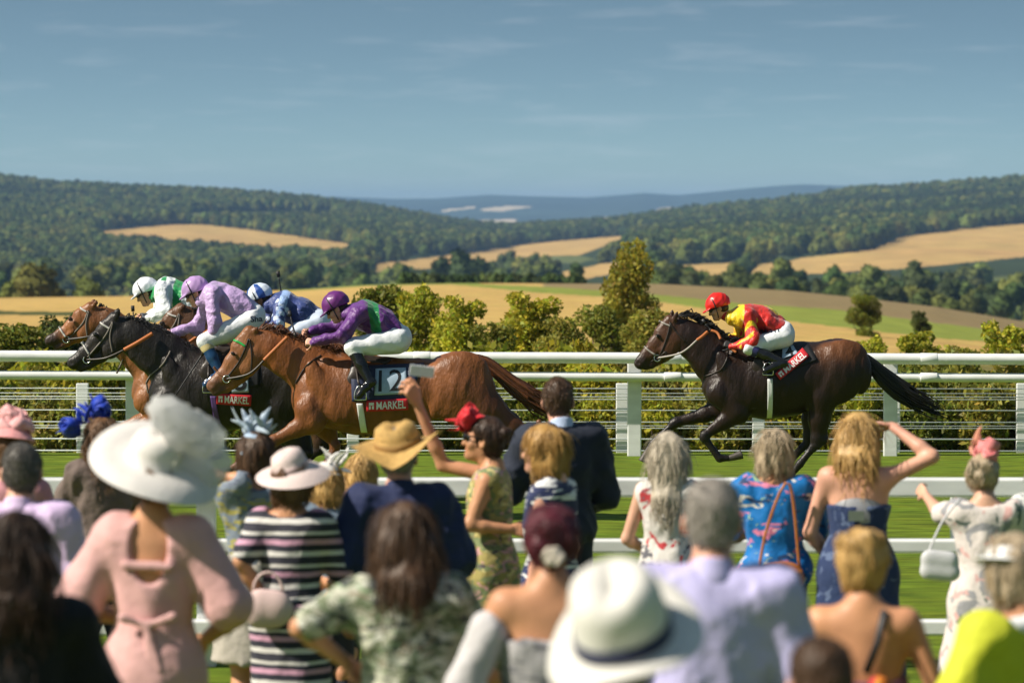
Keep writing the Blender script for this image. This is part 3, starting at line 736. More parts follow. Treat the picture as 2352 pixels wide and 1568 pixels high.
def lettering(name, txt, bv, quad, off, m, parent, u0=0, u1=1, v0=0, v1=1, bold=0.02, side=-1):
    """flat print on a patch: quad (tl, tr, br, bl), text box inside it"""
    V, F = text_mesh(txt, bold if len(txt) != 2 else 0.0); lo, hi = V.min(0), V.max(0)
    q = [np.asarray(p, float) for p in quad]
    U = u0+(u1-u0)*(V[:, 0]-lo[0])/(hi[0]-lo[0]); W = v0+(v1-v0)*(hi[1]-V[:, 1])/(hi[1]-lo[1])
    P = (q[0][None]*(1-U)[:, None]+q[1][None]*U[:, None])*(1-W)[:, None]+(q[3][None]*(1-U)[:, None]+q[2][None]*U[:, None])*W[:, None]
    P = drape(bv, P, off)
    return link(name, mesh_np(name, P, F, False), m, parent)

def horse(fr, S, cols, label, group, h=0.0125):
    """S: parts of the horse in crop units of frame fr.  cols: body, dark, face, leg"""
    m = fr.m; B = Body(h, 0.05); cb, cd, cf, cl_, cq = cols['body'], cols['dark'], cols['face'], cols['leg'], cols.get('quarter', cols['body'])
    tr = S['torso']              # (x, y, r, q)
    for a, b in zip(tr[:-1], tr[1:]):
        B.cone(fr(a[0], a[1]), fr(b[0], b[1]), a[2]*m, b[2]*m, (YF, (a[3]+b[3])/2), 0.09, cb)
    for e in S.get('muscle', []):          # (x, y, lat, rx, rlat, rz, tilt, k)
        M = rotm('Y', e[6]); c = fr(e[0], e[1], e[2]); B.ell(c, (e[3]*m, e[4], e[5]*m), M, e[7] if len(e) > 7 else 0.05, e[8] if len(e) > 8 else cb)
    nk = S['neck']
    for a, b in zip(nk[:-1], nk[1:]): B.cone(fr(a[0], a[1]), fr(b[0], b[1]), a[2]*m, b[2]*m, (YF, (a[3]+b[3])/2), 0.07, cols.get('neck', cb))
    for e in S.get('ridge', []): B.cone(fr(e[0], e[1], e[2]), fr(e[3], e[4], e[5]), e[6]*m, e[7]*m, (YF, e[8]), e[9], cb)
    hd = S['head']
    for i, (a, b) in enumerate(zip(hd[:-1], hd[1:])):
        B.cone(fr(a[0], a[1]), fr(b[0], b[1]), a[2]*m, b[2]*m, (YF, (a[3]+b[3])/2), 0.035, cf if i < len(hd)-3 else cols['muzzle'])
    for e in S['headx']: B.cone(fr(e[0], e[1], e[2]), fr(e[3], e[4], e[5]), e[6]*m, e[7]*m, (YF, e[8]), 0.025, cf if len(e) < 10 else e[9])
    hx, hy, hl = S['eye']
    for s in (-1, 1):
        B.ell(fr(hx, hy, s*(hl-0.006)), (0.036, 0.018, 0.026), rotm('Y', S['tilt']), 0.02, cd)         # brow
        B.ell(fr(*S['nostril'], s*S.get('nl', 0.052)), (0.013, 0.016, 0.022), rotm('Y', S['tilt']+0.9), 0.012, None, True)
        a, t = S['ear_n' if s < 0 else 'ear_f']
        ea, et = fr(*a, s*0.055), fr(*t, s*0.065); mid = ea+(et-ea)*0.45
        B.cone(ea, mid, 0.026, 0.027, (YF, 0.6), 0.02, cf); B.cone(mid, et, 0.027, 0.004, (YF, 0.55), 0.01, cd)
    B.cone(fr(*S['mouth'][0], -0.09), fr(*S['mouth'][0], 0.09), 0.006, 0.006, k=0.008, cut=True)
    for i in range(len(S['mouth'])-1):
        for s in (-1, 1): B.cone(fr(*S['mouth'][i], s*0.055), fr(*S['mouth'][i+1], s*0.062), 0.007, 0.007, k=0.008, cut=True)
    for lg in S['legs']:           # list of (x, y, r, lat), optional hoof end
        p = lg['p']
        for i, (a, b) in enumerate(zip(p[:-1], p[1:])):
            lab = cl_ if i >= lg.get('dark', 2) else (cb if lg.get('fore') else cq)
            B.cone(fr(a[0], a[1], a[3]), fr(b[0], b[1], b[3]), a[2]*m, b[2]*m, (YF, lg.get('q', [0.85]*9)[i]), lg.get('k', [0.07, 0.05, 0.03, 0.02, 0.015, 0.015, .01])[i], lab)
        for e in lg.get('x', []): B.cone(fr(e[0], e[1], e[2]), fr(e[3], e[4], e[5]), e[6]*m, e[7]*m, (YF, e[8]), 0.03, cl_ if len(e) < 10 else e[9])
    f1 = sinnoise(3, 13, 0.005); f2 = ridged(5, 24, 0.0062, (1.3, .6, .55)); f3 = ridged(11, 60, .0022)
    V, F = B.mesh(lambda p: f1(p)+(f2(p)+f3(p))*np.clip((p[:, 2]-.75)/.25, .15, 1))
    C = B.colours(V, 0.016)
    root = empty('racehorse', fr.root, label, 'horse', group)
    body = link('body', mesh_np('body', V, F, True, C), coat_m, root)
    bv = [bvh_of(body)]
    for s in (-1, 1):
        e = MB(); c = fr(hx, hy, s*(hl-0.002)); e.lathe([(0.0001, -.019), (0.011, -.0155), (.017, -.007), (.019, 0), (.017, .007), (.011, .0155), (.0001, .019)], 12)
        ee = e.build('eye', eye_m, root); ee.location = c; ee.scale = (.95, 0.62, 0.68)
    for lg in S['legs']:
        p = lg['p']; a, b = np.array(p[-2][:2]), np.array(lg['hoof'])       # hoof: flares from the pastern to its sole
        pa, pb = fr(*p[-1][:2], p[-1][3]), fr(*lg['hoof'], p[-1][3]); dv = pb-pa; ln_ = np.linalg.norm(dv); dv /= ln_
        H = Body(0.009, 0.01); H.cone(pa-dv*0.01, pb, 0.031, 0.05, (YF, 0.92)); H.half(pb+dv*0.002, dv)
        tq = np.array([-dv[2], 0, dv[0]])
        v, f = H.mesh(); link('hoof', mesh_np('hoof', v, f), mat('hoof_horn', (0.06, 0.05, 0.042), rough=0.5, noise=0.3, nscale=40), root)
    # tail and mane of many tapering locks
    r = np.random.default_rng(S.get('seed', 1)); T = MB(); tc_ = np.array(cols['hair'])
    tl = resample([fr(x, y) for x, y, w_ in S['tail']], 14); tw = np.interp(np.linspace(0, 1, 14), np.linspace(0, 1, len(S['tail'])), [w_*m for _, _, w_ in S['tail']])
    if S['tail']:
        for i in range(190):
            a, t = math.sqrt(r.uniform(0, 1)), r.uniform(0, 6.28); e = r.uniform(0.55, 1.12)
            n = 11; u = np.linspace(0, min(e, 1), n); c = np.stack([np.interp(u, np.linspace(0, 1, 14), tl[:, k]) for k in range(3)], 1); wv = np.interp(u, np.linspace(0, 1, 14), tw)
            tg = np.gradient(c, axis=0); tg /= np.linalg.norm(tg, axis=1)[:, None]+1e-9; nr_ = np.stack([-tg[:, 2], 0*tg[:, 0], tg[:, 0]], 1)
            ph = r.uniform(0, 6.28); wob = 0.008*np.sin(u*7+ph)*u
            P = c+nr_*(a*math.cos(t)*wv+wob)[:, None]+np.array([0, 1, 0])*(a*math.sin(t)*wv*0.6)[:, None]
            if e > 1: P[-3:] += tg[-3:]*np.array([0.2, 0.6, 1.0])[:, None]*(e-1)*1.6+np.array([0, 0, r.normal(0, .03)])
            T.tube(P, np.interp(u, [0, .2, .75, 1], [.008, .012, .009, .0015]), 4, col=tc_*r.uniform(0.6, 1.5), caps=False)
        T.build('tail', hair_m, root, True, None, True)
    M_ = MB(); cr_ = resample([fr(x, y) for x, y in S['mane']], 40)
    for i in range(S.get('mane_n', 240)):
        u = r.uniform(0, 1); j = min(int(u*39), 38); p = cr_[j]+(cr_[j+1]-cr_[j])*(u*39-j); sd = r.choice([-1, 1]) if S.get('mane_both', True) else -1
        ln_ = S.get('mane_len', 0.13)*r.uniform(0.5, 1.25); back = np.array([S.get('mane_back', 0.8), 0, S.get('mane_up', 0.25)])
        q1 = p+np.array([0, r.normal(0, .012), 0.004]); q2 = q1+back*ln_*0.5+np.array([0, sd*0.02, 0.02*r.normal()]); q3 = q1+back*ln_*0.9+np.array([0, sd*0.05, -0.05*ln_/0.13+0.03*r.normal()])
        M_.tube([q1-[0, 0, 0.02], q1, q2, q3], [.007, .008, .006, .0012], 4, col=tc_*r.uniform(0.6, 1.5), caps=False)
    M_.build('mane', hair_m, root, True, None, True)
    return root, bv
def bridle(fr, bv, hl, K, colour):
    o = empty('bridle', fr.root, hl, 'bridle', 'bridles of the racehorses')
    for pts in K['straps']: strap('strap', bv, [fr(*p) for p in pts], 0.0085, K.get('m', leather_m), o)
    for pts in K.get('pale', []): strap('noseband', bv, [fr(*p) for p in pts], 0.0105, K.get('pm', strap_m), o)
    bx, by = K['bit']; c = drape(bv, [fr(bx, by)], 0.012)[0]
    for s in (-1, 1):
        m = MB(); t = np.linspace(0, 2*math.pi, 22); cc = c if s < 0 else c*[1, -1, 1]
        m.tube(np.stack([cc[0]+.034*np.cos(t), cc[1]+0*t, cc[2]+.034*np.sin(t)], 1), .0065, 6, caps=False); m.build('bit_ring', steel_m, o)
    for (pts, mm, r) in K['reins']:      # pts (x, y, lat)
        m = MB(); m.tube(resample([c if p == 'bit' else fr(*p) for p in pts], 20), r, 7); m.build('rein', mm, o)
        if r < 0.02 and not K.get('single'):
            m = MB(); m.tube(resample([c*[1, -1, 1] if p == 'bit' else fr(p[0]-3, p[1]-4, -p[2]) for p in pts], 20), r, 7); m.build('rein', mm, o)
    return o
def saddle(fr, bv, lab, K, num, stirrup):
    o = empty('saddle', fr.root, lab, 'saddle', 'race saddles')
    m = fr.m; a, b = K['seat']; B = Body(0.014, 0.04)
    pa, pb = fr(*a), fr(*b); B.cone(pa, pb, 0.055, 0.05, (YF, 2.2)); B.cone(pa+[-.03, 0, .02], pa+[.03, 0, .03], .03, .03, (YF, 2.4)); B.cone(pb, pb+[.05, 0, .025], .03, .02, (YF, 3.4))
    for s in (-1, 1): B.cone(fr(a[0]+10, a[1]+20, s*0.16), fr(K['flap'][0], K['flap'][1], s*0.24), 0.07, 0.10, (YF, 0.2))
    v, f = B.mesh(); link('seat', mesh_np('seat', v, f), leather_m, o)
    for cl in K.get('cloth', []):        # quad, material, part name
        patch(cl[2], bv, [fr(*p) for p in cl[0]], 16, 12, cl[3], 0.006, cl[1], o)
    if K.get('num'):
        q = [fr(*p) for p in K['num']]; n_, _ = patch('number_cloth', bv, q, 12, 10, 0.030, 0.006, numcl_m, o)
        if num: lettering('number', num, [bvh_of(n_)], q, 0.003, black_cl, n_, *K.get('numbox', (0.2, 0.8, 0.12, 0.9)), bold=0.03)
    if K.get('band'):
        q = [fr(*p) for p in K['band']]; s_, _ = patch('sponsor_band', bv, q, 16, 4, 0.040, 0.006, red_m, o)
        bs = [bvh_of(s_)]; lettering('lettering', 'MARKEL', bs, q, 0.003, white_cl, s_, 0.24, 0.94, 0.16, 0.84, bold=0.035)
        # the small square emblem in front of the word
        lg = MB(); 
        def bl(u, v): return (q[0]*(1-u)+q[1]*u)*(1-v)+(q[3]*(1-u)+q[2]*u)*v
        for (u0, u1, v0, v1) in ((.06, .18, .2, .45), (.06, .105, .5, .8), (.135, .18, .5, .8)):
            P = drape(bs, [bl(u0, v0), bl(u1, v0), bl(u1, v1), bl(u0, v1)], 0.003); lg.add(P, [(0, 3, 2, 1)])
        lg.build('emblem', white_cl, s_, False)
    g = K['girth']
    for dx, mm in ((0, white_cl if not K.get('gm') else K['gm']), ):
        gp = [fr(*p) for p in g]; w_ = K.get('gw', 16)
        patch('girth', bv, [gp[0]+[-w_*m, 0, 0], gp[0]+[w_*m, 0, 0], gp[1]+[w_*m, 0, 0], gp[1]+[-w_*m, 0, 0]], 4, 14, 0.012, 0.006, mm, o)
    sx, sy, sl = stirrup
    for s in (-1, 1):
        c = fr(sx, sy, s*sl); mm = MB(); t = np.linspace(0.25*math.pi, 2.75*math.pi*0.91, 20); t = np.linspace(-0.3, math.pi+0.3, 18)
        P = np.stack([c[0]+.055*np.cos(t), c[1]+0*t, c[2]-.03+.10*np.sin(t)], 1); P = np.concatenate([P, P[:1]])
        mm.tube(P, .007, 6); mm.build('stirrup', steel_m, o)
        mm = MB(); mm.tube(resample([fr(K['flap'][0]-8, a[1]+30, s*0.19), (c+fr(K['flap'][0], a[1]+60, s*sl*0.95))/2, c+[0, 0, .07]], 8), .011, 6); mm.build('stirrup_leather', leather_m, o)
    return o
# ------------------------------------------------------------------ the five horses
def TPL(dx, dy, sc, cx0=595, cy0=720):
    """the solo horse's trunk moved onto another chest front (crop units of the new frame)"""
    return lambda x, y: (dx+(x-cx0)*sc, dy+(y-cy0)*sc)
def trunk(T=None, sc=1.0):
    t = T or (lambda x, y: (x, y))
    torso = [(688, 705, 92, .80), (800, 675, 205, .66), (1010, 680, 226, .74), (1150, 660, 222, .78), (1300, 618, 200, .78), (1470, 590, 190, .86), (1570, 610, 128, .95)]
    S = {'torso': [(*t(x, y), r*sc, q) for x, y, r, q in torso]}
    mus = [(690, 740, -.15, 78, .085, 85, 0.3, .04), (690, 740, .15, 78, .085, 85, 0.3, .04),      # point of shoulder
           (760, 620, -.185, 60, .05, 175, -0.45, .035), (760, 620, .185, 60, .05, 175, -0.45, .035),   # shoulder blade
           (855, 745, -.20, 120, .065, 85, 0.5, .03), (855, 745, .20, 120, .065, 85, 0.5, .03),        # triceps
           (1480, 515, -.15, 180, .12, 125, -0.25, .05), (1480, 520, .15, 190, .12, 130, -0.1, .06),     # croup
           (1495, 640, -.19, 135, .10, 172, 0.35, .045), (1495, 640, .19, 135, .10, 172, 0.35, .045),     # thigh
           (1615, 600, -.14, 75, .10, 150, -0.05, .03), (1615, 600, .14, 75, .10, 150, -0.05, .03),     # buttock
           (1375, 700, -.20, 60, .06, 130, 0.25, .04), (1375, 700, .20, 60, .06, 130, 0.25, .04)]      # stifle
    S['muscle'] = [(*t(e[0], e[1]), e[2]*1.0, e[3]*sc, e[4], e[5]*sc, *e[6:]) for e in mus]
    rd = [(830, 447, 0, 960, 455, 0, 34, 26, .6, .06), (960, 455, 0, 1250, 445, 0, 26, 30, 1.2, .06), (790, 470, -.10, 700, 690, -.19, 20, 26, .8, .03), (790, 470, .10, 700, 690, .19, 20, 26, .8, .03)]
    S['ridge'] = [(*t(e[0], e[1]), e[2], *t(e[3], e[4]), e[5], e[6]*sc, e[7]*sc, e[8], e[9]) for e in rd]
    return S
def hind(t, sc, lat, hock, fet, pas, hoof, stifle=(1375, 760)):
    p = [(*t(1490, 600), 150*sc, lat*0.8), (*t(*stifle), 98*sc, lat), (*t((stifle[0]+hock[0])/2-8, (stifle[1]+hock[1])/2+6), 70*sc, lat), (*t(hock[0], hock[1]-20), 44*sc, lat), (*t(hock[0]-8, hock[1]+20), 33*sc, lat), (*t((hock[0]+fet[0])/2, (hock[1]+fet[1])/2+4), 20*sc, lat), (*t(*fet), 26*sc, lat), (*t(*pas), 21*sc, lat)]
    return {'p': p, 'hoof': t(*hoof), 'dark': 3, 'q': [.75, .75, .7, .75, .8, .9, .9], 'k': [.07, .05, .04, .03, .02, .012, .01],
            'x': [(*t(hock[0]+48, hock[1]-15), lat, *t(hock[0]+38, hock[1]-110), lat, 24*sc, 20*sc, .7), (*t(hock[0]+45, hock[1]-10), lat, *t(hock[0]-5, hock[1]+25), lat, 26*sc, 26*sc, .8)]}
def fore(t, sc, lat, elbow, knee, fet, pas, hoof):
    e, k = np.array(elbow, float), np.array(knee, float); mid = e+(k-e)*0.4
    d = (k-e)/np.linalg.norm(k-e); fv = np.array(fet, float)-k; fv /= np.linalg.norm(fv)
    p = [(*t(690, 745), 75*sc, lat), (*t(*e), 74*sc, lat), (*t(*mid), 52*sc, lat), (*t(*(k-d*20)), 29*sc, lat), (*t(*(k+fv*18)), 26*sc, lat), (*t(*(k+(np.array(fet)-k)*.52)), 16.5*sc, lat), (*t(*fet), 23*sc, lat), (*t(*pas), 19*sc, lat)]
    c = k+fv*60
    return {'p': p, 'hoof': t(*hoof), 'dark': 3, 'fore': True, 'q': [.75, .72, .72, .9, .9, .95, .95], 'k': [.06, .05, .04, .02, .015, .01, .01],
            'x': [(*t(*(k-d*8)), lat, *t(*(k+fv*6)), lat, 31*sc, 30*sc, .85), (*t(*(c-fv*30)), lat, *t(*fet), lat, 17*sc, 23*sc, .9)]}
I = lambda x, y: (x, y)
# --- the solo horse on the right
FS = Frame(1408.75, 643.1, .34896, 37.2, 1800)
S = trunk()
S['muscle'] = [(*e, (.125, .046, .016)) if len(e) == 8 and abs(e[0]-1480) < 2 else e for e in S['muscle']]
S['neck'] = [(740, 580, 158, .52), (655, 520, 140, .46), (560, 430, 116, .46), (470, 372, 92, .55), (405, 330, 70, .72)]
S['ridge'] += [(820, 445, 0, 620, 335, 0, 30, 26, .7, .05), (620, 335, 0, 430, 262, 0, 26, 22, .8, .04), (700, 640, -.075, 470, 470, -.055, 34, 26, .6, .07), (700, 640, .075, 470, 470, .055, 34, 26, .6, .07)]
S['head'] = [(378, 312, 58, .78), (340, 362, 62, .78), (285, 428, 58, .62), (232, 490, 48, .58), (190, 535, 42, .74), (172, 552, 36, .8)]
S['headx'] = [(392, 400, -.045, 352, 462, -.045, 72, 60, .42), (392, 400, .045, 352, 462, .045, 72, 60, .42), (335, 495, 0, 250, 548, 0, 42, 30, .62), (245, 560, 0, 212, 572, 0, 26, 22, .95, (.02, .013, .01)), (370, 262, 0, 300, 340, 0, 36, 30, 1.1), (300, 455, -.05, 240, 505, -.04, 14, 10, .8), (300, 455, .05, 240, 505, .04, 14, 10, .8)]
S['eye'] = (290, 366, .085); S['tilt'] = 0.9; S['nostril'] = (162, 545); S['nl'] = 0.05
S['ear_n'] = ((398, 268), (426, 192)); S['ear_f'] = ((384, 258), (392, 172)); S['mouth'] = [(195, 585), (262, 548)]
S['legs'] = [fore(I, 1, -.15, (812, 862), (588, 1022), (694, 1166), (760, 1165), (842, 1140)), fore(I, 1, .14, (745, 850), (408, 945), (262, 1082), (228, 1130), (196, 1200)),
             hind(I, 1, -.14, (1335, 1055), (1222, 1200), (1186, 1245), (1130, 1318)), hind(I, 1, .13, (1300, 1050), (1170, 1190), (1120, 1230), (1060, 1290), (1355, 770))]
S['tail'] = [(1632, 505, 34), (1700, 560, 42), (1790, 650, 62), (1900, 735, 70), (2010, 800, 62), (2105, 845, 44)]
S['mane'] = [(425, 232), (500, 236), (600, 300), (690, 372), (800, 425)]; S['mane_n'] = 330; S['mane_len'] = .15
solo_c = dict(body=(.018, .009, .006), dark=(.008, .006, .005), face=(.085, .035, .016), leg=(.012, .009, .008), muzzle=(.022, .014, .011), hair=(.008, .007, .006), neck=(.020, .010, .007), quarter=(.016, .008, .0055))
solo, bvS = horse(FS, S, solo_c, 'dark brown racehorse galloping alone on the right under the red capped jockey', 'racehorses in the field')
bridle(FS, bvS, 'pale leather bridle with orange rubber reins on the solo dark horse', dict(
    straps=[[(372, 275), (362, 330), (338, 410), (300, 500)], [(372, 285), (420, 350), (468, 400)], [(300, 505), (345, 470), (330, 540)], [(300, 500), (250, 535)], [(748, 462), (735, 520), (690, 590), (592, 632)]],
    pale=[[(300, 268), (340, 288), (372, 300)], [(203, 436), (235, 465), (275, 492)]], bit=(288, 512),
    reins=[(['bit', (440, 475, -.17), (545, 392, -.17)], strap_m, .011), ([(545, 392, -.17), (580, 368, -.16), (615, 338, -.13)], rubber_m, .018), ([(640, 330, -.10), (680, 345, -.12), (700, 385, -.16)], rubber_m, .015), ([(735, 425, -.18), (800, 470, -.22)], rubber_m, .015)], single=True), None)
saddle(FS, bvS, 'black race saddle with number 4 cloth and tilted red band on the solo horse', dict(seat=((985, 448), (1150, 432)), flap=(960, 560),
    cloth=[([(960, 470), (1275, 410), (1330, 520), (1000, 640)], black_cl, 'saddle_cloth', 0.014)], num=[(1108, 432), (1178, 424), (1205, 478), (1098, 512)], numbox=(.22, .8, .1, .95), band=[(1050, 606), (1236, 440), (1277, 494), (1082, 647)], girth=[(1018, 640), (1022, 905)], gw=17), '4', (1003, 578, .33))
# --- the chestnut in front of the pack
FC = Frame(428.75, 612.5, .36458, 32.8, 860)
sc = 1.13*.34896/.36458
T = TPL(676, 862, sc)
S = trunk(T, sc)
S['torso'] = [(772, 850, 96, .82), (880, 800, 215, .66), (1090, 812, 236, .74), (1260, 822, 222, .78), (1430, 780, 188, .80), (1690, 760, 190, .88), (1810, 770, 140, .95)]
sh = lambda e, dx, dy: (e[0]+dx, e[1]+dy, *e[2:])
S['muscle'] = [sh(e, 0, 0) if i < 6 else sh(e, 75, 30 if i < 12 else -25) for i, e in enumerate(S['muscle'])]
S['ridge'] = [(1000, 568, 0, 1150, 592, 0, 34, 28, .6, .06), (1150, 592, 0, 1450, 622, 0, 26, 30, 1.2, .06)]+[e for e in S['ridge'][2:]]
S['neck'] = [(850, 690, 150, .54), (740, 625, 138, .46), (620, 560, 124, .46), (520, 512, 104, .52), (440, 470, 78, .7)]
S['ridge'] += [(990, 570, 0, 720, 492, 0, 30, 26, .7, .05), (720, 492, 0, 470, 420, 0, 26, 22, .8, .04), (800, 780, -.075, 590, 630, -.055, 34, 26, .6, .07), (800, 780, .075, 590, 630, .055, 34, 26, .6, .07)]
S['head'] = [(405, 460, 66, .76), (360, 525, 70, .76), (300, 605, 62, .62), (235, 690, 50, .58), (180, 738, 44, .74), (160, 752, 38, .8)]
S['headx'] = [(425, 560, -.045, 385, 630, -.045, 80, 62, .42), (425, 560, .045, 385, 630, .045, 80, 62, .42), (350, 680, 0, 250, 765, 0, 42, 30, .62), (222, 772, 0, 182, 792, 0, 28, 24, .95, (.075, .045, .035)), (395, 405, 0, 310, 500, 0, 38, 32, 1.1), (310, 640, -.05, 245, 705, -.04, 15, 10, .8), (310, 640, .05, 245, 705, .04, 15, 10, .8)]
S['eye'] = (296, 545, .088); S['tilt'] = 0.95; S['nostril'] = (152, 742); S['nl'] = .052
S['ear_n'] = ((420, 420), (456, 370)); S['ear_f'] = ((392, 410), (420, 378)); S['mouth'] = [(150, 795), (235, 755)]
def fix(l): return l
S['legs'] = [fore(I, sc, -.17, (800, 960), (545, 1095), (340, 1235), (290, 1262), (205, 1296)), fore(I, sc, .15, (850, 980), (935, 1140), (850, 1290), (800, 1290), (740, 1260)),
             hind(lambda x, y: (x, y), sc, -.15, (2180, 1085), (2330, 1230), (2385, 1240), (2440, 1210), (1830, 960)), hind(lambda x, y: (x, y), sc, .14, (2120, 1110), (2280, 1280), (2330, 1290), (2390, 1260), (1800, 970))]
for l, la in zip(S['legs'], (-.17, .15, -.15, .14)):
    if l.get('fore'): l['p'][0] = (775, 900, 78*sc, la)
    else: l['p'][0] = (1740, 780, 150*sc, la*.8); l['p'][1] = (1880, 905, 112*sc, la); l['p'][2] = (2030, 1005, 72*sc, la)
S['tail'] = [(1800, 578, 30), (1880, 600, 36), (1960, 660, 42), (2060, 745, 56), (2170, 820, 60), (2290, 900, 40)]
S['mane'] = [(450, 395), (540, 420), (680, 470), (820, 515), (960, 545)]; S['mane_n'] = 360; S['mane_len'] = .15; S['seed'] = 4; S['mane_up'] = .5
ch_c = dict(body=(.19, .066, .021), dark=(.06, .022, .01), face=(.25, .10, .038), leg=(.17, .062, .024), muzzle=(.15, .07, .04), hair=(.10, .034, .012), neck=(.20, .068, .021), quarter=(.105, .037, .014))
ches, bvC = horse(FC, S, ch_c, 'bright chestnut racehorse nearest the camera under the purple jockey', 'racehorses in the field')
bridle(FC, bvC, 'dark bridle with green browband on the chestnut horse', dict(
    straps=[[(395, 450), (370, 520), (330, 600), (262, 690)], [(400, 455), (415, 560), (410, 660)], [(850, 555), (760, 620), (690, 730)], [(262, 695), (330, 705), (410, 665)]],
    pale=[[(170, 630), (200, 665), (240, 690)]], pm=mat('brown_strap', (.2, .085, .04), rough=.5), bit=(255, 705),
    reins=[(['bit', (400, 670, -.15), (495, 585, -.16)], leather_m, .011), ([(495, 585, -.16), (570, 510, -.15), (640, 440, -.12)], rubber_m, .018)]), None)
gb = strap('browband', bvC, [FC(300, 462), FC(335, 475), FC(372, 498)], .011, mat('green_browband', (.02, .35, .07), rough=.4), bpy.data.objects['bridle.001'])
saddle(FC, bvC, 'black race saddle with number 12 cloth and red band on the chestnut horse', dict(seat=((1080, 588), (1250, 600)), flap=(1080, 720),
    cloth=[([(1040, 620), (1500, 600), (1400, 840), (1050, 840)], navy_cl, 'saddle_cloth', 0.014)], num=[(1195, 635), (1385, 628), (1400, 790), (1190, 800)], numbox=(.12, .88, .06, .86), band=[(1142, 832), (1400, 818), (1402, 892), (1140, 902)], girth=[(1098, 850), (1122, 1040)], gw=20), '12', (1105, 785, .36))
# --- the black horse second of the pack
FD = Frame(61.25, 588, .28907, 33.9, 600)
sc = 1.098*.34896/.28907
T = TPL(985, 1130, sc)
S = trunk(T, sc)
S['neck'] = [(1230, 920, 200, .52), (1100, 810, 182, .46), (960, 715, 158, .46), (840, 640, 128, .53), (740, 575, 92, .7)]
S['ridge'] += [(1330, 760, 0, 1040, 590, 0, 36, 34, .7, .05), (1040, 590, 0, 770, 510, 0, 32, 26, .8, .04), (1120, 990, -.075, 860, 790, -.055, 42, 32, .6, .07), (1120, 990, .075, 860, 790, .055, 42, 32, .6, .07)]
S['head'] = [(695, 550, 74, .76), (640, 605, 80, .76), (560, 680, 74, .62), (470, 770, 62, .58), (400, 835, 54, .74), (372, 850, 48, .8)]
S['headx'] = [(735, 660, -.045, 670, 740, -.045, 92, 76, .42), (735, 660, .045, 670, 740, .045, 92, 76, .42), (620, 780, 0, 500, 860, 0, 52, 40, .62), (468, 880, 0, 425, 895, 0, 32, 28, .95, (.02, .016, .014)), (690, 490, 0, 590, 590, 0, 46, 40, 1.1), (570, 720, -.05, 480, 800, -.04, 18, 13, .8), (570, 720, .05, 480, 800, .04, 18, 13, .8)]
S['eye'] = (556, 622, .088); S['tilt'] = 0.8; S['nostril'] = (358, 848); S['nl'] = .05
S['ear_n'] = ((720, 490), (752, 385)); S['ear_f'] = ((700, 480), (728, 400)); S['mouth'] = [(395, 905), (480, 850)]
S['legs'] = [fore(T, sc, -.16, (780, 850), (590, 935), (705, 1060), (760, 1050), (830, 1010)), fore(T, sc, .15, (745, 850), (470, 985), (350, 1130), (320, 1180), (290, 1250)),
             hind(T, sc, -.14, (1500, 1055), (1620, 1180), (1670, 1190), (1740, 1170)), hind(T, sc, .13, (1440, 1050), (1560, 1200), (1610, 1220), (1680, 1220))]
S['tail'] = [(*T(1632, 520), 44), (*T(1740, 590), 56), (*T(1850, 680), 70), (*T(1960, 760), 50)]
S['mane'] = [(770, 500), (860, 515), (980, 575), (1120, 650), (1290, 740)]; S['mane_n'] = 300; S['mane_len'] = .10; S['seed'] = 5
dk_c = dict(body=(.016, .0125, .0105), dark=(.005, .005, .005), face=(.024, .019, .017), leg=(.012, .011, .010), muzzle=(.020, .017, .015), hair=(.006, .005, .005), neck=(.011, .009, .008))
dark, bvD = horse(FD, S, dk_c, 'black brown racehorse in the pack under the lilac jockey', 'racehorses in the field')
bridle(FD, bvD, 'grey strapped bridle with orange reins on the black horse', dict(m=mat('grey_brown_leather', (.16, .14, .12), rough=.45),
    straps=[[(690, 520), (640, 620), (570, 710), (490, 800)], [(690, 530), (670, 640), (690, 760)], [(1150, 750), (1100, 850), (985, 950), (950, 1010)], [(950, 1000), (965, 1090)]],
    pale=[[(585, 525), (620, 548), (665, 575)], [(438, 682), (465, 720), (500, 775)]], pm=mat('pale_grey_strap', (.5, .48, .46), rough=.5), bit=(482, 822),
    reins=[(['bit', (640, 805, -.15), (790, 740, -.17)], leather_m, .011), ([(790, 740, -.17), (900, 680, -.17), (1010, 612, -.13)], rubber_m, .020)]), None)
saddle(FD, bvD, 'dark saddle with half seen number cloth and red band on the black horse', dict(seat=(T(985, 448), T(1150, 432)), flap=T(960, 560),
    cloth=[([T(960, 470), T(1260, 440), T(1260, 640), T(1000, 680)], black_cl, 'saddle_cloth', 0.014)], num=[(1640, 900), (1775, 890), (1785, 1070), (1650, 1075)], numbox=(.1, .9, .04, .9), band=[(1530, 1078), (1808, 1092), (1800, 1178), (1528, 1162)], girth=[(1500, 1100), (1530, 1330)], gw=22, gm=mat('purple_girth', (.10, .05, .2), rough=.6)), '8', (1470, 1020, .36))
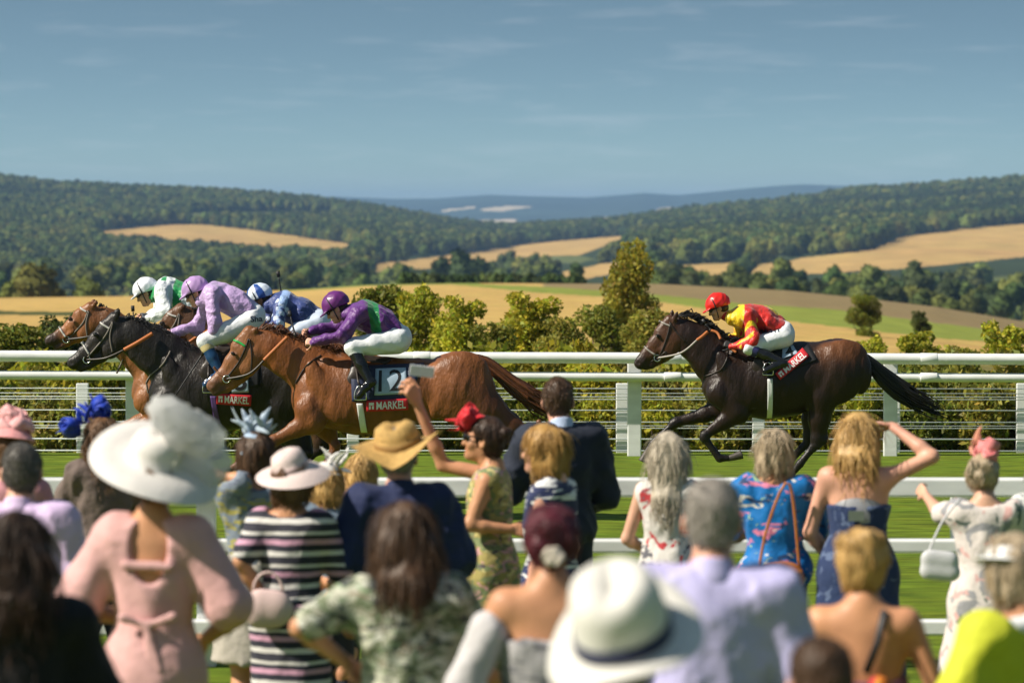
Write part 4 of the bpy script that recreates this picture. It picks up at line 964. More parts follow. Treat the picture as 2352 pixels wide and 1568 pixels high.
# --- the bay on the far side of the pack
FB = Frame(61.25, 588, .28907, 36.1, 520)
sc = 1.03*.34896/.28907
T = TPL(850, 1110, sc)
S = trunk(T, sc)
S['neck'] = [(1060, 900, 190, .52), (930, 780, 172, .46), (790, 660, 146, .46), (650, 545, 116, .53), (545, 480, 84, .7)]
S['ridge'] += [(1180, 720, 0, 900, 560, 0, 34, 32, .7, .05), (900, 560, 0, 590, 420, 0, 30, 24, .8, .04), (980, 960, -.075, 680, 660, -.055, 40, 30, .6, .07)]
S['head'] = [(505, 450, 66, .76), (450, 495, 70, .76), (370, 560, 64, .62), (280, 625, 54, .58), (210, 668, 46, .74), (188, 676, 41, .8)]
S['headx'] = [(530, 540, -.045, 470, 605, -.045, 84, 70, .42), (530, 540, .045, 470, 605, .045, 84, 70, .42), (420, 640, 0, 310, 690, 0, 48, 36, .62), (285, 712, 0, 235, 728, 0, 26, 22, .95, (.06, .035, .03)), (510, 400, 0, 400, 465, 0, 40, 34, 1.1), (370, 600, -.05, 290, 650, -.04, 16, 11, .8), (370, 600, .05, 290, 650, .04, 16, 11, .8)]
S['eye'] = (358, 500, .088); S['tilt'] = 0.7; S['nostril'] = (172, 664); S['nl'] = .05
S['ear_n'] = ((530, 405), (577, 328)); S['ear_f'] = ((510, 392), (548, 335)); S['mouth'] = [(175, 715), (290, 690)]
S['legs'] = [fore(T, sc, -.16, (780, 850), (560, 985), (640, 1130), (700, 1130), (770, 1100)), fore(T, sc, .15, (745, 850), (440, 965), (320, 1110), (290, 1160), (260, 1230)),
             hind(T, sc, -.14, (1500, 1055), (1620, 1180), (1670, 1190), (1740, 1170)), hind(T, sc, .13, (1440, 1050), (1560, 1200), (1610, 1220), (1680, 1220))]
S['tail'] = [(*T(1632, 520), 44), (*T(1740, 590), 56), (*T(1850, 680), 70), (*T(1960, 760), 50)]
S['mane'] = [(560, 405), (620, 440), (720, 500), (900, 580), (1100, 680)]; S['mane_n'] = 200; S['mane_len'] = .07; S['seed'] = 6
by_c = dict(body=(.24, .095, .032), dark=(.03, .014, .009), face=(.26, .10, .035), leg=(.02, .014, .012), muzzle=(.035, .022, .018), hair=(.012, .009, .008), neck=(.12, .05, .02))
bay, bvB = horse(FB, S, by_c, 'bay racehorse leading the pack on the far side with a red brown chest', 'racehorses in the field')
bridle(FB, bvB, 'grey bridle on the leading bay horse on the far side', dict(m=mat('grey_brown_leather'),
    straps=[[(495, 430), (460, 520), (390, 600), (320, 670)], [(500, 440), (480, 540), (490, 640)], [(770, 820), (715, 930)]],
    pale=[[(425, 405), (450, 425), (480, 440)], [(258, 560), (285, 600), (315, 640)]], pm=mat('pale_grey_strap'), bit=(318, 662),
    reins=[(['bit', (480, 640, -.14), (640, 600, -.15), (850, 500, -.1)], leather_m, .011)]), None)
saddle(FB, bvB, 'dark race saddle under the white and green jockey', dict(seat=(T(985, 448), T(1150, 432)), flap=T(960, 560), cloth=[([T(960, 470), T(1260, 440), T(1260, 640), T(1000, 680)], navy_cl, 'saddle_cloth', 0.014)], girth=[T(1018, 600), T(1022, 880)], gw=22), None, (*T(1003, 578), .34))
# --- the dark bay almost hidden in the middle of the pack
FM = Frame(61.25, 588, .28907, 35.0, 640)
sc = 1.06*.34896/.28907
T = TPL(1330, 1075, sc)
S = trunk(T, sc)
S['neck'] = [(1560, 880, 190, .52), (1450, 760, 165, .46), (1360, 640, 130, .46), (1300, 540, 108, .53), (1245, 480, 84, .7)]
S['ridge'] += [(1690, 720, 0, 1500, 530, 0, 34, 32, .7, .05), (1500, 530, 0, 1290, 430, 0, 30, 24, .8, .04)]
S['head'] = [(1215, 470, 66, .76), (1165, 520, 70, .76), (1090, 590, 64, .62), (1005, 660, 54, .58), (945, 705, 46, .74), (925, 716, 41, .8)]
S['headx'] = [(1240, 570, -.045, 1190, 640, -.045, 84, 70, .42), (1240, 570, .045, 1190, 640, .045, 84, 70, .42), (1140, 670, 0, 1040, 725, 0, 48, 36, .62), (1015, 745, 0, 970, 760, 0, 26, 22, .95, (.03, .02, .016)), (1220, 420, 0, 1110, 500, 0, 40, 34, 1.1)]
S['eye'] = (1085, 535, .088); S['tilt'] = 0.75; S['nostril'] = (912, 705); S['nl'] = .05
S['ear_n'] = ((1225, 425), (1276, 380)); S['ear_f'] = ((1205, 412), (1240, 375)); S['mouth'] = [(915, 750), (1020, 725)]
S['legs'] = [fore(T, sc, -.16, (780, 850), (560, 985), (640, 1130), (700, 1130), (770, 1100)), fore(T, sc, .15, (745, 850), (440, 965), (320, 1110), (290, 1160), (260, 1230)),
             hind(T, sc, -.14, (1380, 1055), (1270, 1190), (1230, 1220), (1180, 1280)), hind(T, sc, .13, (1340, 1050), (1230, 1200), (1180, 1230), (1120, 1290))]
S['tail'] = [(*T(1632, 500), 40), (*T(1720, 430), 42), (*T(1800, 395), 30), (*T(1880, 380), 14)]
S['mane'] = [(1290, 410), (1360, 440), (1450, 500), (1560, 590), (1650, 680)]; S['mane_n'] = 200; S['mane_len'] = .08; S['seed'] = 8
mb_c = dict(body=(.075, .036, .018), dark=(.015, .01, .008), face=(.13, .06, .028), leg=(.015, .011, .01), muzzle=(.03, .02, .016), hair=(.010, .008, .007), neck=(.085, .04, .02))
midh, bvM = horse(FM, S, mb_c, 'dark bay racehorse almost hidden in the middle of the pack under the blue jockey', 'racehorses in the field')
bridle(FM, bvM, 'bridle with white noseband on the half hidden horse in the pack', dict(m=mat('grey_brown_leather'), straps=[[(1215, 455), (1180, 540), (1120, 620), (1050, 690)], [(1220, 460), (1210, 570), (1200, 660)]], pale=[[(1125, 455), (1160, 470), (1195, 480)]], pm=mat('pale_grey_strap'), bit=(1050, 690),
    reins=[(['bit', (1250, 700, -.14), (1360, 640, -.15), (1470, 580, -.12)], rubber_m, .016)], single=True), None)
saddle(FM, bvM, 'dark race saddle under the blue jockey', dict(seat=(T(985, 448), T(1150, 432)), flap=T(960, 560), cloth=[([T(960, 470), T(1260, 440), T(1260, 640), T(1000, 680)], navy_cl, 'saddle_cloth', 0.014)], girth=[T(1018, 600), T(1022, 880)], gw=22), None, (*T(1003, 578), .34))
# ================================================================== people
skin_m = mat('skin', attr=True, rough=0.48, spec=0.35, noise=0.14, nscale=9, bump=.15, bscale=60, hue=.012, bdist=.006)
SKIN = {'fair': (.64, .36, .25), 'tan': (.57, .275, .15), 'pink': (.66, .345, .245), 'brown': (.33, .16, .09)}
def frame3(f, up):
    f = np.asarray(f, float); f /= np.linalg.norm(f); l = np.cross(up, f); l /= np.linalg.norm(l); u = np.cross(f, l); return np.stack([f, l, u], 1)
def add_head(b, c, f, up, s=1.0, col=None, face=True):
    """head centred at ear level; M columns = forward, left, up"""
    M = frame3(f, up); c = np.asarray(c, float)
    P = lambda x, y, z: c+M @ (np.array([x, y, z])*s)
    b.ell(P(-.012, 0, .035), np.array([.098, .076, .088])*s, M, .02, col)
    b.ell(P(.034, 0, -.036), np.array([.058, .057, .083])*s, M, .03, col)
    b.cone(P(.0, 0, -.06), P(.062, 0, -.092), .05*s, .03*s, None, .03, col)
    if face:
        b.cone(P(.088, 0, .008), P(.108, 0, -.034), .011*s, .016*s, None, .012, col)
        b.ell(P(.074, 0, .024), np.array([.022, .05, .013])*s, M, .015, col)
        red = None if col is None else tuple(np.array(col)*[.85, .55, .55])
        b.ell(P(.086, 0, -.061), np.array([.012, .026, .007])*s, M, .006, red)
        b.ell(P(.084, 0, -.073), np.array([.011, .023, .007])*s, M, .006, red)
        b.ell(P(.076, 0, -.100), np.array([.019, .023, .016])*s, M, .015, col)
        for y in (-1, 1):
            b.ell(P(.095, y*.033, .006), np.array([.014, .017, .011])*s, M, .014, None, True)
            b.ell(P(.062, y*.045, -.03), np.array([.025, .022, .026])*s, M, .02, col)
    for y in (-1, 1):
        b.ell(P(-.006, y*.083, -.008), np.array([.023, .011, .035])*s, frame3(M[:, 0]-y*0.3*M[:, 1], M[:, 2]), .012, col)
        b.ell(P(.0, y*.09, -.006), np.array([.008, .006, .015])*s, M, .008, None, True)
    return P, M
def eyes(root, P, M, s=1.0):
    for y in (-1, 1):
        m = MB(); m.lathe([(.0002, -.011), (.008, -.008), (.011, 0), (.008, .008), (.0002, .011)], 10); e = m.build('eye', mat('eye_white', (.7, .68, .65), rough=.15), root); e.location = P(.079, y*.032, .006)
        m = MB(); m.lathe([(.0002, -.005), (.004, -.0035), (.0055, 0), (.004, .0035), (.0002, .005)], 8); i = m.build('iris', mat('iris', (.06, .035, .02), rough=.1), e); i.location = M @ np.array([.008, 0, 0])
def hand_mesh(w, d, n, side=1, curl=0.5, s=1.0, spread=0.0, h=0.0055, thumb_in=0.0, col=None):
    """hand from wrist w along d with palm normal n; side +1: thumb on the cross(n, d) side"""
    d = np.asarray(d, float)/np.linalg.norm(d); n = np.asarray(n, float); n = n-d*(n @ d); n /= np.linalg.norm(n); t = np.cross(n, d)*side
    w = np.asarray(w, float); b = Body(h, 0.012)
    P = lambda a, c, e: w+(d*a+t*c+n*e)*s
    b.cone(P(-.03, 0, 0), P(.01, 0, 0), .026*s, .027*s, (n, .75)); b.cone(P(.01, .004, 0), P(.075, .0, 0), .030*s, .028*s, (n, .45)); b.cone(P(.03, -.02, 0), P(.08, -.026, 0), .018*s, .014*s, (n, .7)); b.cone(P(.03, .02, 0), P(.082, .024, 0), .018*s, .014*s, (n, .7))
    L_ = [.072, .08, .075, .058]
    for i in range(4):
        c = .031-.0205*i; a0 = .088-.004*abs(i-1)-.006*(i == 3); ang = 0.0; p = P(a0-.015, c, 0); r = .0092-.0008*(i == 3); sp = spread*(1.3-i)*0.16
        q = P(a0, c, 0); b.cone(p, q, r*s*1.1, r*s, None, .006); segs = [.46, .3, .24]
        for j, f in enumerate(segs):
            ang += curl*(1.25, 1.5, 1.0)[j]*(1+.06*i)
            dirv = d*math.cos(ang)+n*math.sin(ang)+t*sp
            q2 = q+dirv*L_[i]*f*s; b.cone(q, q2, r*s*(1-.06*j), r*s*(.94-.08*j), None, .004); q = q2
    th = P(.02, .025, .004); k1 = th+(t*.028+d*.026+n*(.008+.02*thumb_in))*s; k2 = k1+(d*.03+t*.010*(1-thumb_in)+n*(.010+.022*curl+.02*thumb_in))*s; k3 = k2+(d*.024-t*.004*curl+n*(.006+.014*curl))*s
    b.cone(th, k1, .0145*s, .012*s, None, .012); b.cone(k1, k2, .011*s, .0105*s, None, .004); b.cone(k2, k3, .0102*s, .0085*s, None, .004)
    return b.mesh()
def join_np(parts):
    V = []; F = []; n = 0
    for v, f in parts: V.append(v); F.append(f+n); n += len(v)
    return np.concatenate(V), np.concatenate(F)
def solid(name, b, m, parent, disp=None, colf=None, extra=None):
    v, f = b.mesh(disp)
    if extra: v, f = join_np([(v, f)]+extra)
    c = None if colf is None else (np.tile(np.array(colf, float), (len(v), 1)) if not callable(colf) else colf(v))
    return link(name, mesh_np(name, v, f, True, c), m, parent)
silk_m = mat('racing_silk', attr=True, rough=0.42, spec=0.45, sheen=0.2, bump=0.9, bscale=22, bdist=.02)
breech_m = mat('white_breeches', (0.80, 0.82, 0.86), rough=0.55, spec=0.35, noise=0.03, nscale=30, bump=0.5, bscale=18, bdist=.015)
boot_m = mat('black_boot', (0.010, 0.010, 0.012), rough=0.16, spec=0.6)
cap_m = mat('cap_silk', attr=True, rough=0.32, spec=0.5, bump=0.25, bscale=45, bdist=.006)
goggle_m = mat('dark_goggles', (0.012, 0.012, 0.016), rough=0.08, spec=0.8)
black_strap = mat('black_strap', (0.015, 0.015, 0.018), rough=0.5)
glove_m = mat('black_glove', (0.02, 0.02, 0.022), rough=0.5)
def jockey(fr, J, label, skin='fair', capcol=None, silk=None, boots=boot_m, gloves=False, top=None, print_=None, whip=None, breech=breech_m):
    r_ = empty('person', fr.root, label, 'person', 'jockeys riding in the race')
    X = {k: fr(*v) for k, v in J.items() if k not in ('look', 'up', 'capr')}
    look = np.array([J['look'][0], J['look'][2] if len(J['look']) > 2 else 0, J['look'][1]], float); up = np.array([J['up'][0], 0, J['up'][1]], float)
    sk = np.array(SKIN[skin])
    b = Body(.0085, .03)
    P, M = add_head(b, X['head'], look, up, 1.0, tuple(sk))
    sp = X['chest']; pel = X['pelvis']; mid = X['mid']
    b.cone(X['neck'], P(-.02, 0, -.05), .055, .05, None, .03)
    b.cone(X['neck'], sp, .06, .095, (YF, 1.3)); b.cone(sp, mid, .105, .10, (YF, 1.4)); b.cone(mid, pel, .10, .115, (YF, 1.35))
    hands = []; G = []
    arms = []
    for s, n in ((-1, 'n'), (1, 'f')):
        sh, el, wr, hd_ = X['sh_'+n], X['el_'+n], X['wr_'+n], X['ha_'+n]; arms.append((sh, el, wr))
        b.cone(sp+np.array([0, s*.08, .01]), sh, .06, .055); b.cone(sh, el, .05, .038); b.cone(el, wr, .04, .026)
        nn = np.array([0.25, -s*0.9, -0.5]); hands.append(hand_mesh(wr, hd_-wr, nn, 1 if s > 0 else -1, .95, .92, thumb_in=.8))
        b.cone(X['hip_'+n], X['kn_'+n], .085, .058); b.cone(X['kn_'+n], X['an_'+n], .054, .038); b.cone(X['an_'+n]+[.02, 0, -.01], X['to_'+n], .036, .030, None)
    v, f = b.mesh(); bodyc = np.tile(sk, (len(v), 1))
    if gloves: link('body', mesh_np('body', v, f, True, bodyc), skin_m, r_); vv, ff = join_np(hands); link('glove', mesh_np('glove', vv, ff, True), glove_m, r_)
    else:
        v, f = join_np([(v, f)]+hands); link('body', mesh_np('body', v, f, True, np.tile(sk, (len(v), 1))), skin_m, r_)
    sd = sum(map(ord, label))
    # silks
    b = Body(.0085, .035); T = 1.0
    b.cone(X['neck'], sp, .072, .118, (YF, 1.35), .05); b.cone(sp, mid, .125, .128, (YF, 1.42), .05); wst = mid+(pel-mid)*.72; b.cone(mid, wst, .128, .122, (YF, 1.4), .05)
    for s, (sh, el, wr) in zip((-1, 1), arms):
        b.cone(sp+np.array([0, s*.09, .012]), sh, .075, .074, None, .05); b.cone(sh, el, .072, .060, None, .03); b.cone(el, el+(wr-el)*.55, .062, .052, None, .02); b.cone(el+(wr-el)*.55, wr, .052, .034, None, .02)
    g1 = sinnoise(hash(label) % 97, 26, .013, (1, 1, .55)); g2 = sinnoise(hash(label) % 89+3, 60, .004)
    solid('silks', b, silk_m, r_, lambda p: g1(p)+g2(p)-.006, lambda V: silk(V, X, arms))
    b = Body(.0085, .02); b.cone(X['neck']+(P(0, 0, -.06)-X['neck'])*.1, X['neck']+(P(0, 0, -.06)-X['neck'])*.55, .062, .06)
    solid('collar', b, silk_m, r_, None, lambda V: np.tile(np.array(J.get('collar', silk(V[:1], X, arms)[0])), (len(V), 1)) if 'collar' in J else silk(V, X, arms))
    b = Body(.009, .04); b.cone(pel+(mid-pel)*.25, pel, .118, .132, (YF, 1.4), .05)
    for n in 'nf':
        k_ = X['kn_'+n]; b.cone(X['hip_'+n], X['hip_'+n]*.45+k_*.55, .112, .094, None, .05); b.cone(X['hip_'+n]*.45+k_*.55, k_, .094, .070, None, .03); b.cone(k_, k_+(X['an_'+n]-k_)*.3, .069, .055, None, .02)
    g3 = ridged(sd % 51, 26, .006)
    br = solid('breeches', b, breech, r_, lambda p: g3(p)-.003)
    for n in 'nf':
        b = Body(.009, .015)
        k_, a_, t_ = X['kn_'+n], X['an_'+n], X['to_'+n]; c_ = k_+(a_-k_)*.16
        b.cone(c_, k_+(a_-k_)*.5, .063, .058); b.cone(k_+(a_-k_)*.5, a_, .058, .045, None, .02); b.cone(a_+[.028, 0, -.012], a_+(t_-a_)*.5, .042, .040, None, .02); b.cone(a_+(t_-a_)*.5, t_, .042, .036, (YF, 1.1), .02)
        solid('boot', b, boots, r_)
    if top is not None:
        for n in 'nf':
            b = Body(.009, .01)
            k_, a_ = X['kn_'+n], X['an_'+n]; b.cone(k_+(a_-k_)*.10, k_+(a_-k_)*.22, .068, .066)
            solid('boot_top', b, top, r_)
    # helmet with silk cap and peak
    b = Body(.0075, .012); b.ell(P(-.012, 0, .04), (.137, .113, .122), M, .01); b.half(P(.02, 0, .012), M @ np.array([.16, 0, -1.0])); b.ell(P(.105, 0, .022), (.075, .088, .010), frame3(M @ np.array([1, 0, -.18]), M[:, 2]), .012)
    b.ell(P(-.015, 0, .158), (.016, .016, .008), M, .01)
    g4 = ridged(5, 45, .005)
    solid('helmet', b, cap_m, r_, g4, lambda V: capcol((V-P(-.012, 0, .04)) @ M))
    m = MB(); t = np.linspace(-0.15, math.pi+.15, 20); m.tube([P(.028, .118*math.cos(a), .02+.128*math.sin(a)) for a in t], .006, 6)
    m.tube([P(.028, -.112, .005), P(.035, -.075, -.07), P(.045, 0, -.128), P(.035, .075, -.07), P(.028, .112, .005)], .006, 6); m.build('chin_strap', black_strap, r_)
    b = Body(.006, .01)
    for y in (-1, 1): b.ell(P(.085, y*.033, .004), (.024, .034, .022), M, .012)
    solid('goggles', b, goggle_m, r_)
    m = MB(); m.tube([P(.07, -.066, .006), P(.03, -.086, .008), P(-.04, -.084, .01), P(-.10, -.03, .01), P(-.10, .03, .01), P(-.04, .084, .01), P(.03, .086, .008), P(.07, .066, .006)], .007, 6); m.build('goggle_strap', black_strap, r_)
    b = Body(.008, .02); b.ell(P(-.045, 0, -.02), (.066, .081, .06), M); hc = J.get('haircol', (.03, .02, .014)); solid('hair', b, mat('hair_dark_%02d' % int(hc[0]*100), hc, rough=.5, noise=.3, nscale=60), r_)
    if print_:
        bv = [bvh_of(br)]
        for (txt, quad) in print_: lettering('lettering', txt, bv, [fr(*p) for p in quad], .004, navy_cl, br, bold=.02)
    if whip:
        (x0, y0, l0), (x1, y1, l1), lab = whip; m = MB(); a, c = fr(x0, y0, l0), fr(x1, y1, l1); w_ = empty('riding_whip', fr.root, lab, 'whip', 'riding whips'); m.tube(resample([a, c], 8), [.012, .011, .009, .008, .007, .006, .006, .005], 6); m.build('shaft', black_strap, w_)
        m = MB(); m.tube([a, a+(c-a)*.22], .015, 8); m.build('grip', leather_m, w_); m = MB(); e = c; d = (c-a)/np.linalg.norm(c-a); m.tube([e, e+d*.06], .018, 6, flat=(YF, .3)); m.build('flap', black_strap, w_)
    return r_
def solidcol(c, var=0.0):
    c = np.array(c); return lambda V, *a: np.tile(c, (len(V), 1))
def seg_t(V, a, b):
    d = b-a; return (V-a) @ d/(d @ d)
def seg_d(V, a, b):
    d = b-a; t = np.clip((V-a) @ d/(d @ d), 0, 1); return np.linalg.norm(V-a-t[:, None]*d, axis=1)
# the solo jockey: red and yellow
RED, YEL = (.62, .018, .012), (.80, .55, .01)
def silk_red(V, X, arms):
    c = np.tile(np.array(RED), (len(V), 1)); dm = np.minimum(*[np.minimum(seg_d(V, a[0], a[1]), seg_d(V, a[1], a[2])) for a in arms]); onarm = dm < .078
    ax = X['mid']-X['neck']; t = seg_t(V, X['neck'], X['mid']); c[(t < .34) & ~onarm] = YEL
    yl = ((V[:, 1] > -.035) & (V[:, 1] < .10) & (V[:, 2] > X['mid'][2]+.06)); c[yl & ~onarm] = YEL
    for sh, el, wr in arms:
        near = np.minimum(seg_d(V, sh, el), seg_d(V, el, wr)) < .085; t1 = seg_t(V, sh, el)
        w = (np.sin(t1*10.0+4*np.abs(V[:, 1]-sh[1])/.08) > .45) & near & (t1 > .12) & (t1 < 1.0); c[w] = YEL
    return c
mkcap = lambda c: (lambda L: np.tile(np.array(c), (len(L), 1)))
J = dict(head=(690, 182), look=(-1, -.42), up=(.30, 1), neck=(775, 248), chest=(870, 240), mid=(990, 268), pelvis=(1108, 345),
    sh_n=(885, 232, -.19), el_n=(905, 405, -.27), wr_n=(775, 428, -.20), ha_n=(690, 400, -.17), sh_f=(850, 240, .19), el_f=(840, 400, .26), wr_f=(730, 385, .16), ha_f=(640, 345, .10),
    hip_n=(1115, 375, -.11), kn_n=(880, 440, -.26), an_n=(1095, 535, -.30), to_n=(985, 588, -.33), hip_f=(1115, 375, .11), kn_f=(885, 440, .26), an_f=(1095, 535, .30), to_f=(985, 588, .33), collar=(.45, .012, .012))
j1 = jockey(FS, J, 'jockey in red and yellow silks with red cap on the solo horse', 'fair', mkcap(RED), silk_red, gloves=True, top=mat('navy_boot_top', (.03, .03, .12), rough=.5),
    print_=[('BASTI', [(950, 322), (1078, 305), (1082, 335), (955, 352)])], whip=((640, 330, -.09), (606, 286, -.08), 'short riding whip held in the solo jockey\'s black glove'))
# purple and green on the chestnut
PUR, GRN = (.115, .022, .20), (.004, .20, .055)
def silk_pur(V, X, arms):
    c = np.tile(np.array(PUR), (len(V), 1)); dm = np.minimum(*[np.minimum(seg_d(V, a[0], a[1]), seg_d(V, a[1], a[2])) for a in arms])
    ax = X['mid']-X['chest']; ax /= np.linalg.norm(ax); up = np.array([-ax[2], 0, ax[0]]); up = up if up[2] > 0 else -up
    q = V-X['chest']; a = q @ ax; u = q @ up; w = np.abs(a-.06-.55*(-V[:, 1])+.0*u)      # sash over the shoulder round the back
    s1 = (np.abs(a*0.75+u*0.45-.105) < .042); s2 = (np.abs(a-.02+.55*(V[:, 1]+.05)) < .04) & (u > .03)
    c[(s1 | s2) & (dm > .078)] = GRN
    return c
J = dict(head=(945, 262), look=(-1, -.62), up=(.42, 1), neck=(1018, 300), chest=(1105, 300), mid=(1225, 352), pelvis=(1330, 448),
    sh_n=(1090, 292, -.19), el_n=(990, 435, -.27), wr_n=(815, 470, -.20), ha_n=(715, 462, -.16), sh_f=(1050, 290, .19), el_f=(925, 385, .25), wr_f=(775, 408, .14), ha_f=(695, 420, .08),
    hip_n=(1325, 470, -.11), kn_n=(1050, 500, -.27), an_n=(1160, 708, -.33), to_n=(1095, 800, -.36), hip_f=(1325, 470, .11), kn_f=(1050, 500, .27), an_f=(1160, 708, .33), to_f=(1095, 800, .36))
j2 = jockey(FC, J, 'jockey in purple silks with green sash and purple cap on the chestnut', 'fair', mkcap((.13, .022, .16)), silk_pur, whip=((690, 440, -.10), (655, 312, -.02), 'thin riding whip sticking up beside the purple jockey\'s hands'))
# lilac on the black horse
LIL = (.52, .36, .66)
J = dict(head=(1345, 292), look=(-1, -.50), up=(.36, 1), neck=(1405, 345), chest=(1500, 315), mid=(1640, 370), pelvis=(1790, 480),
    sh_n=(1490, 305, -.19), el_n=(1508, 520, -.27), wr_n=(1495, 618, -.27), ha_n=(1462, 705, -.27), sh_f=(1440, 345, .17), el_f=(1340, 560, .20), wr_f=(1160, 620, .08), ha_f=(1045, 590, .02),
    hip_n=(1780, 520, -.11), kn_n=(1430, 672, -.26), an_n=(1560, 915, -.32), to_n=(1450, 1005, -.35), hip_f=(1780, 520, .11), kn_f=(1430, 672, .26), an_f=(1560, 915, .32), to_f=(1450, 1005, .35))
j3 = jockey(FD, J, 'jockey in plain lilac silks and lilac cap on the black horse', 'pink', mkcap((.44, .28, .56)), solidcol(LIL), print_=[('Sha', [(1790, 470), (1880, 470), (1885, 515), (1795, 520)])], boots=mat('blue_boot', (.012, .05, .13), rough=.2, spec=.6), top=mat('cream_boot_top', (.6, .5, .25), rough=.5), whip=((1470, 690, -.28), (1200, 1105, -.36), 'grey riding whip in the lilac jockey\'s lowered hand'))
# white and green on the leading bay
def silk_wg(V, X, arms):
    c = np.tile(np.array((.78, .82, .86)), (len(V), 1)); a = X['mid']-X['neck']; t = seg_t(V, X['neck'], X['mid']); dm = np.minimum(*[np.minimum(seg_d(V, k[0], k[1]), seg_d(V, k[1], k[2])) for k in arms])
    c[(np.abs(t-.86) < .16) & (dm > .075)] = (.01, .30, .08); c[(np.abs(t-.30) < .10) & (V[:, 2] > X['neck'][2]+.02) & (np.abs(V[:, 1]+.07) < .06)] = (.01, .30, .08); c[(t < .02) & (dm > .075)] = (.01, .30, .08)
    for sh, el, wr in arms: c[(seg_t(V, el, wr) > .86) & (seg_d(V, el, wr) < .06)] = (.03, .04, .06)
    return c
J = dict(head=(950, 292), look=(-1, -.52), up=(.36, 1), neck=(1025, 318), chest=(1110, 275), mid=(1235, 330), pelvis=(1390, 440),
    sh_n=(1080, 285, -.19), el_n=(1120, 440, -.27), wr_n=(955, 500, -.16), ha_n=(870, 505, -.10), sh_f=(1050, 300, .19), el_f=(1040, 460, .24), wr_f=(925, 490, .14), ha_f=(850, 480, .08),
    hip_n=(1380, 480, -.11), kn_n=(1120, 610, -.26), an_n=(1250, 840, -.31), to_n=(1150, 930, -.34), hip_f=(1380, 480, .11), kn_f=(1120, 610, .26), an_f=(1250, 840, .31), to_f=(1150, 930, .34))
j4 = jockey(FB, J, 'jockey in white silks with green patches and white cap on the leading bay', 'fair', mkcap((.74, .76, .84)), silk_wg, whip=((855, 520, -.06), (850, 438, -.06), 'stub of riding whip in the white capped jockey\'s fist'))
# blue and pale blue in the middle of the pack
cv = lambda x, y: ((428.75+x*.36458-61.25)/.28907, (612.5+y*.36458-588)/.28907)
def silk_bl(V, X, arms):
    c = np.tile(np.array((.035, .06, .22)), (len(V), 1)); t = seg_t(V, X['neck'], X['mid']); dm = np.minimum(*[np.minimum(seg_d(V, k[0], k[1]), seg_d(V, k[1], k[2])) for k in arms])
    c[(np.abs(t-.45) < .14) & (dm > .07)] = (.28, .42, .72); n = np.sin(V[:, 0]*55+2)*np.sin(V[:, 2]*60+V[:, 1]*30); c[(dm <= .08) & (n > .1)] = (.55, .65, .82); return c
def cap_bl(L):
    a = np.arctan2(L[:, 1], L[:, 0]); c = np.tile(np.array((.66, .74, .86)), (len(L), 1)); c[np.sin(a*4+.6) > .25] = (.02, .07, .30); return c
J = {k: (cv(*v[:2])+tuple(v[2:])) for k, v in dict(head=(462, 205), neck=(525, 245), chest=(610, 240), mid=(710, 285), pelvis=(825, 345),
    sh_n=(610, 235, -.19), el_n=(585, 355, -.26), wr_n=(500, 420, -.16), ha_n=(450, 440, -.12), sh_f=(560, 250, .19), el_f=(520, 340, .24), wr_f=(430, 400, .12), ha_f=(390, 410, .08),
    hip_n=(820, 365, -.11), kn_n=(630, 440, -.26), an_n=(730, 640, -.31), to_n=(650, 720, -.34), hip_f=(820, 365, .11), kn_f=(630, 440, .26), an_f=(730, 640, .31), to_f=(650, 720, .34)).items()}
J['look'] = (-1, -.5); J['up'] = (.36, 1)
wp = cv(598, 190), cv(578, 66)
j5 = jockey(FM, J, 'jockey in dark and pale blue silks with blue quartered cap', 'brown', cap_bl, silk_bl, breech=mat('pale_breeches', (.62, .70, .84), rough=.55, bump=.25, bscale=30, bdist=.008), whip=((*wp[0], .05), (*wp[1], .05), 'raised riding whip behind the blue jockey\'s shoulders'))
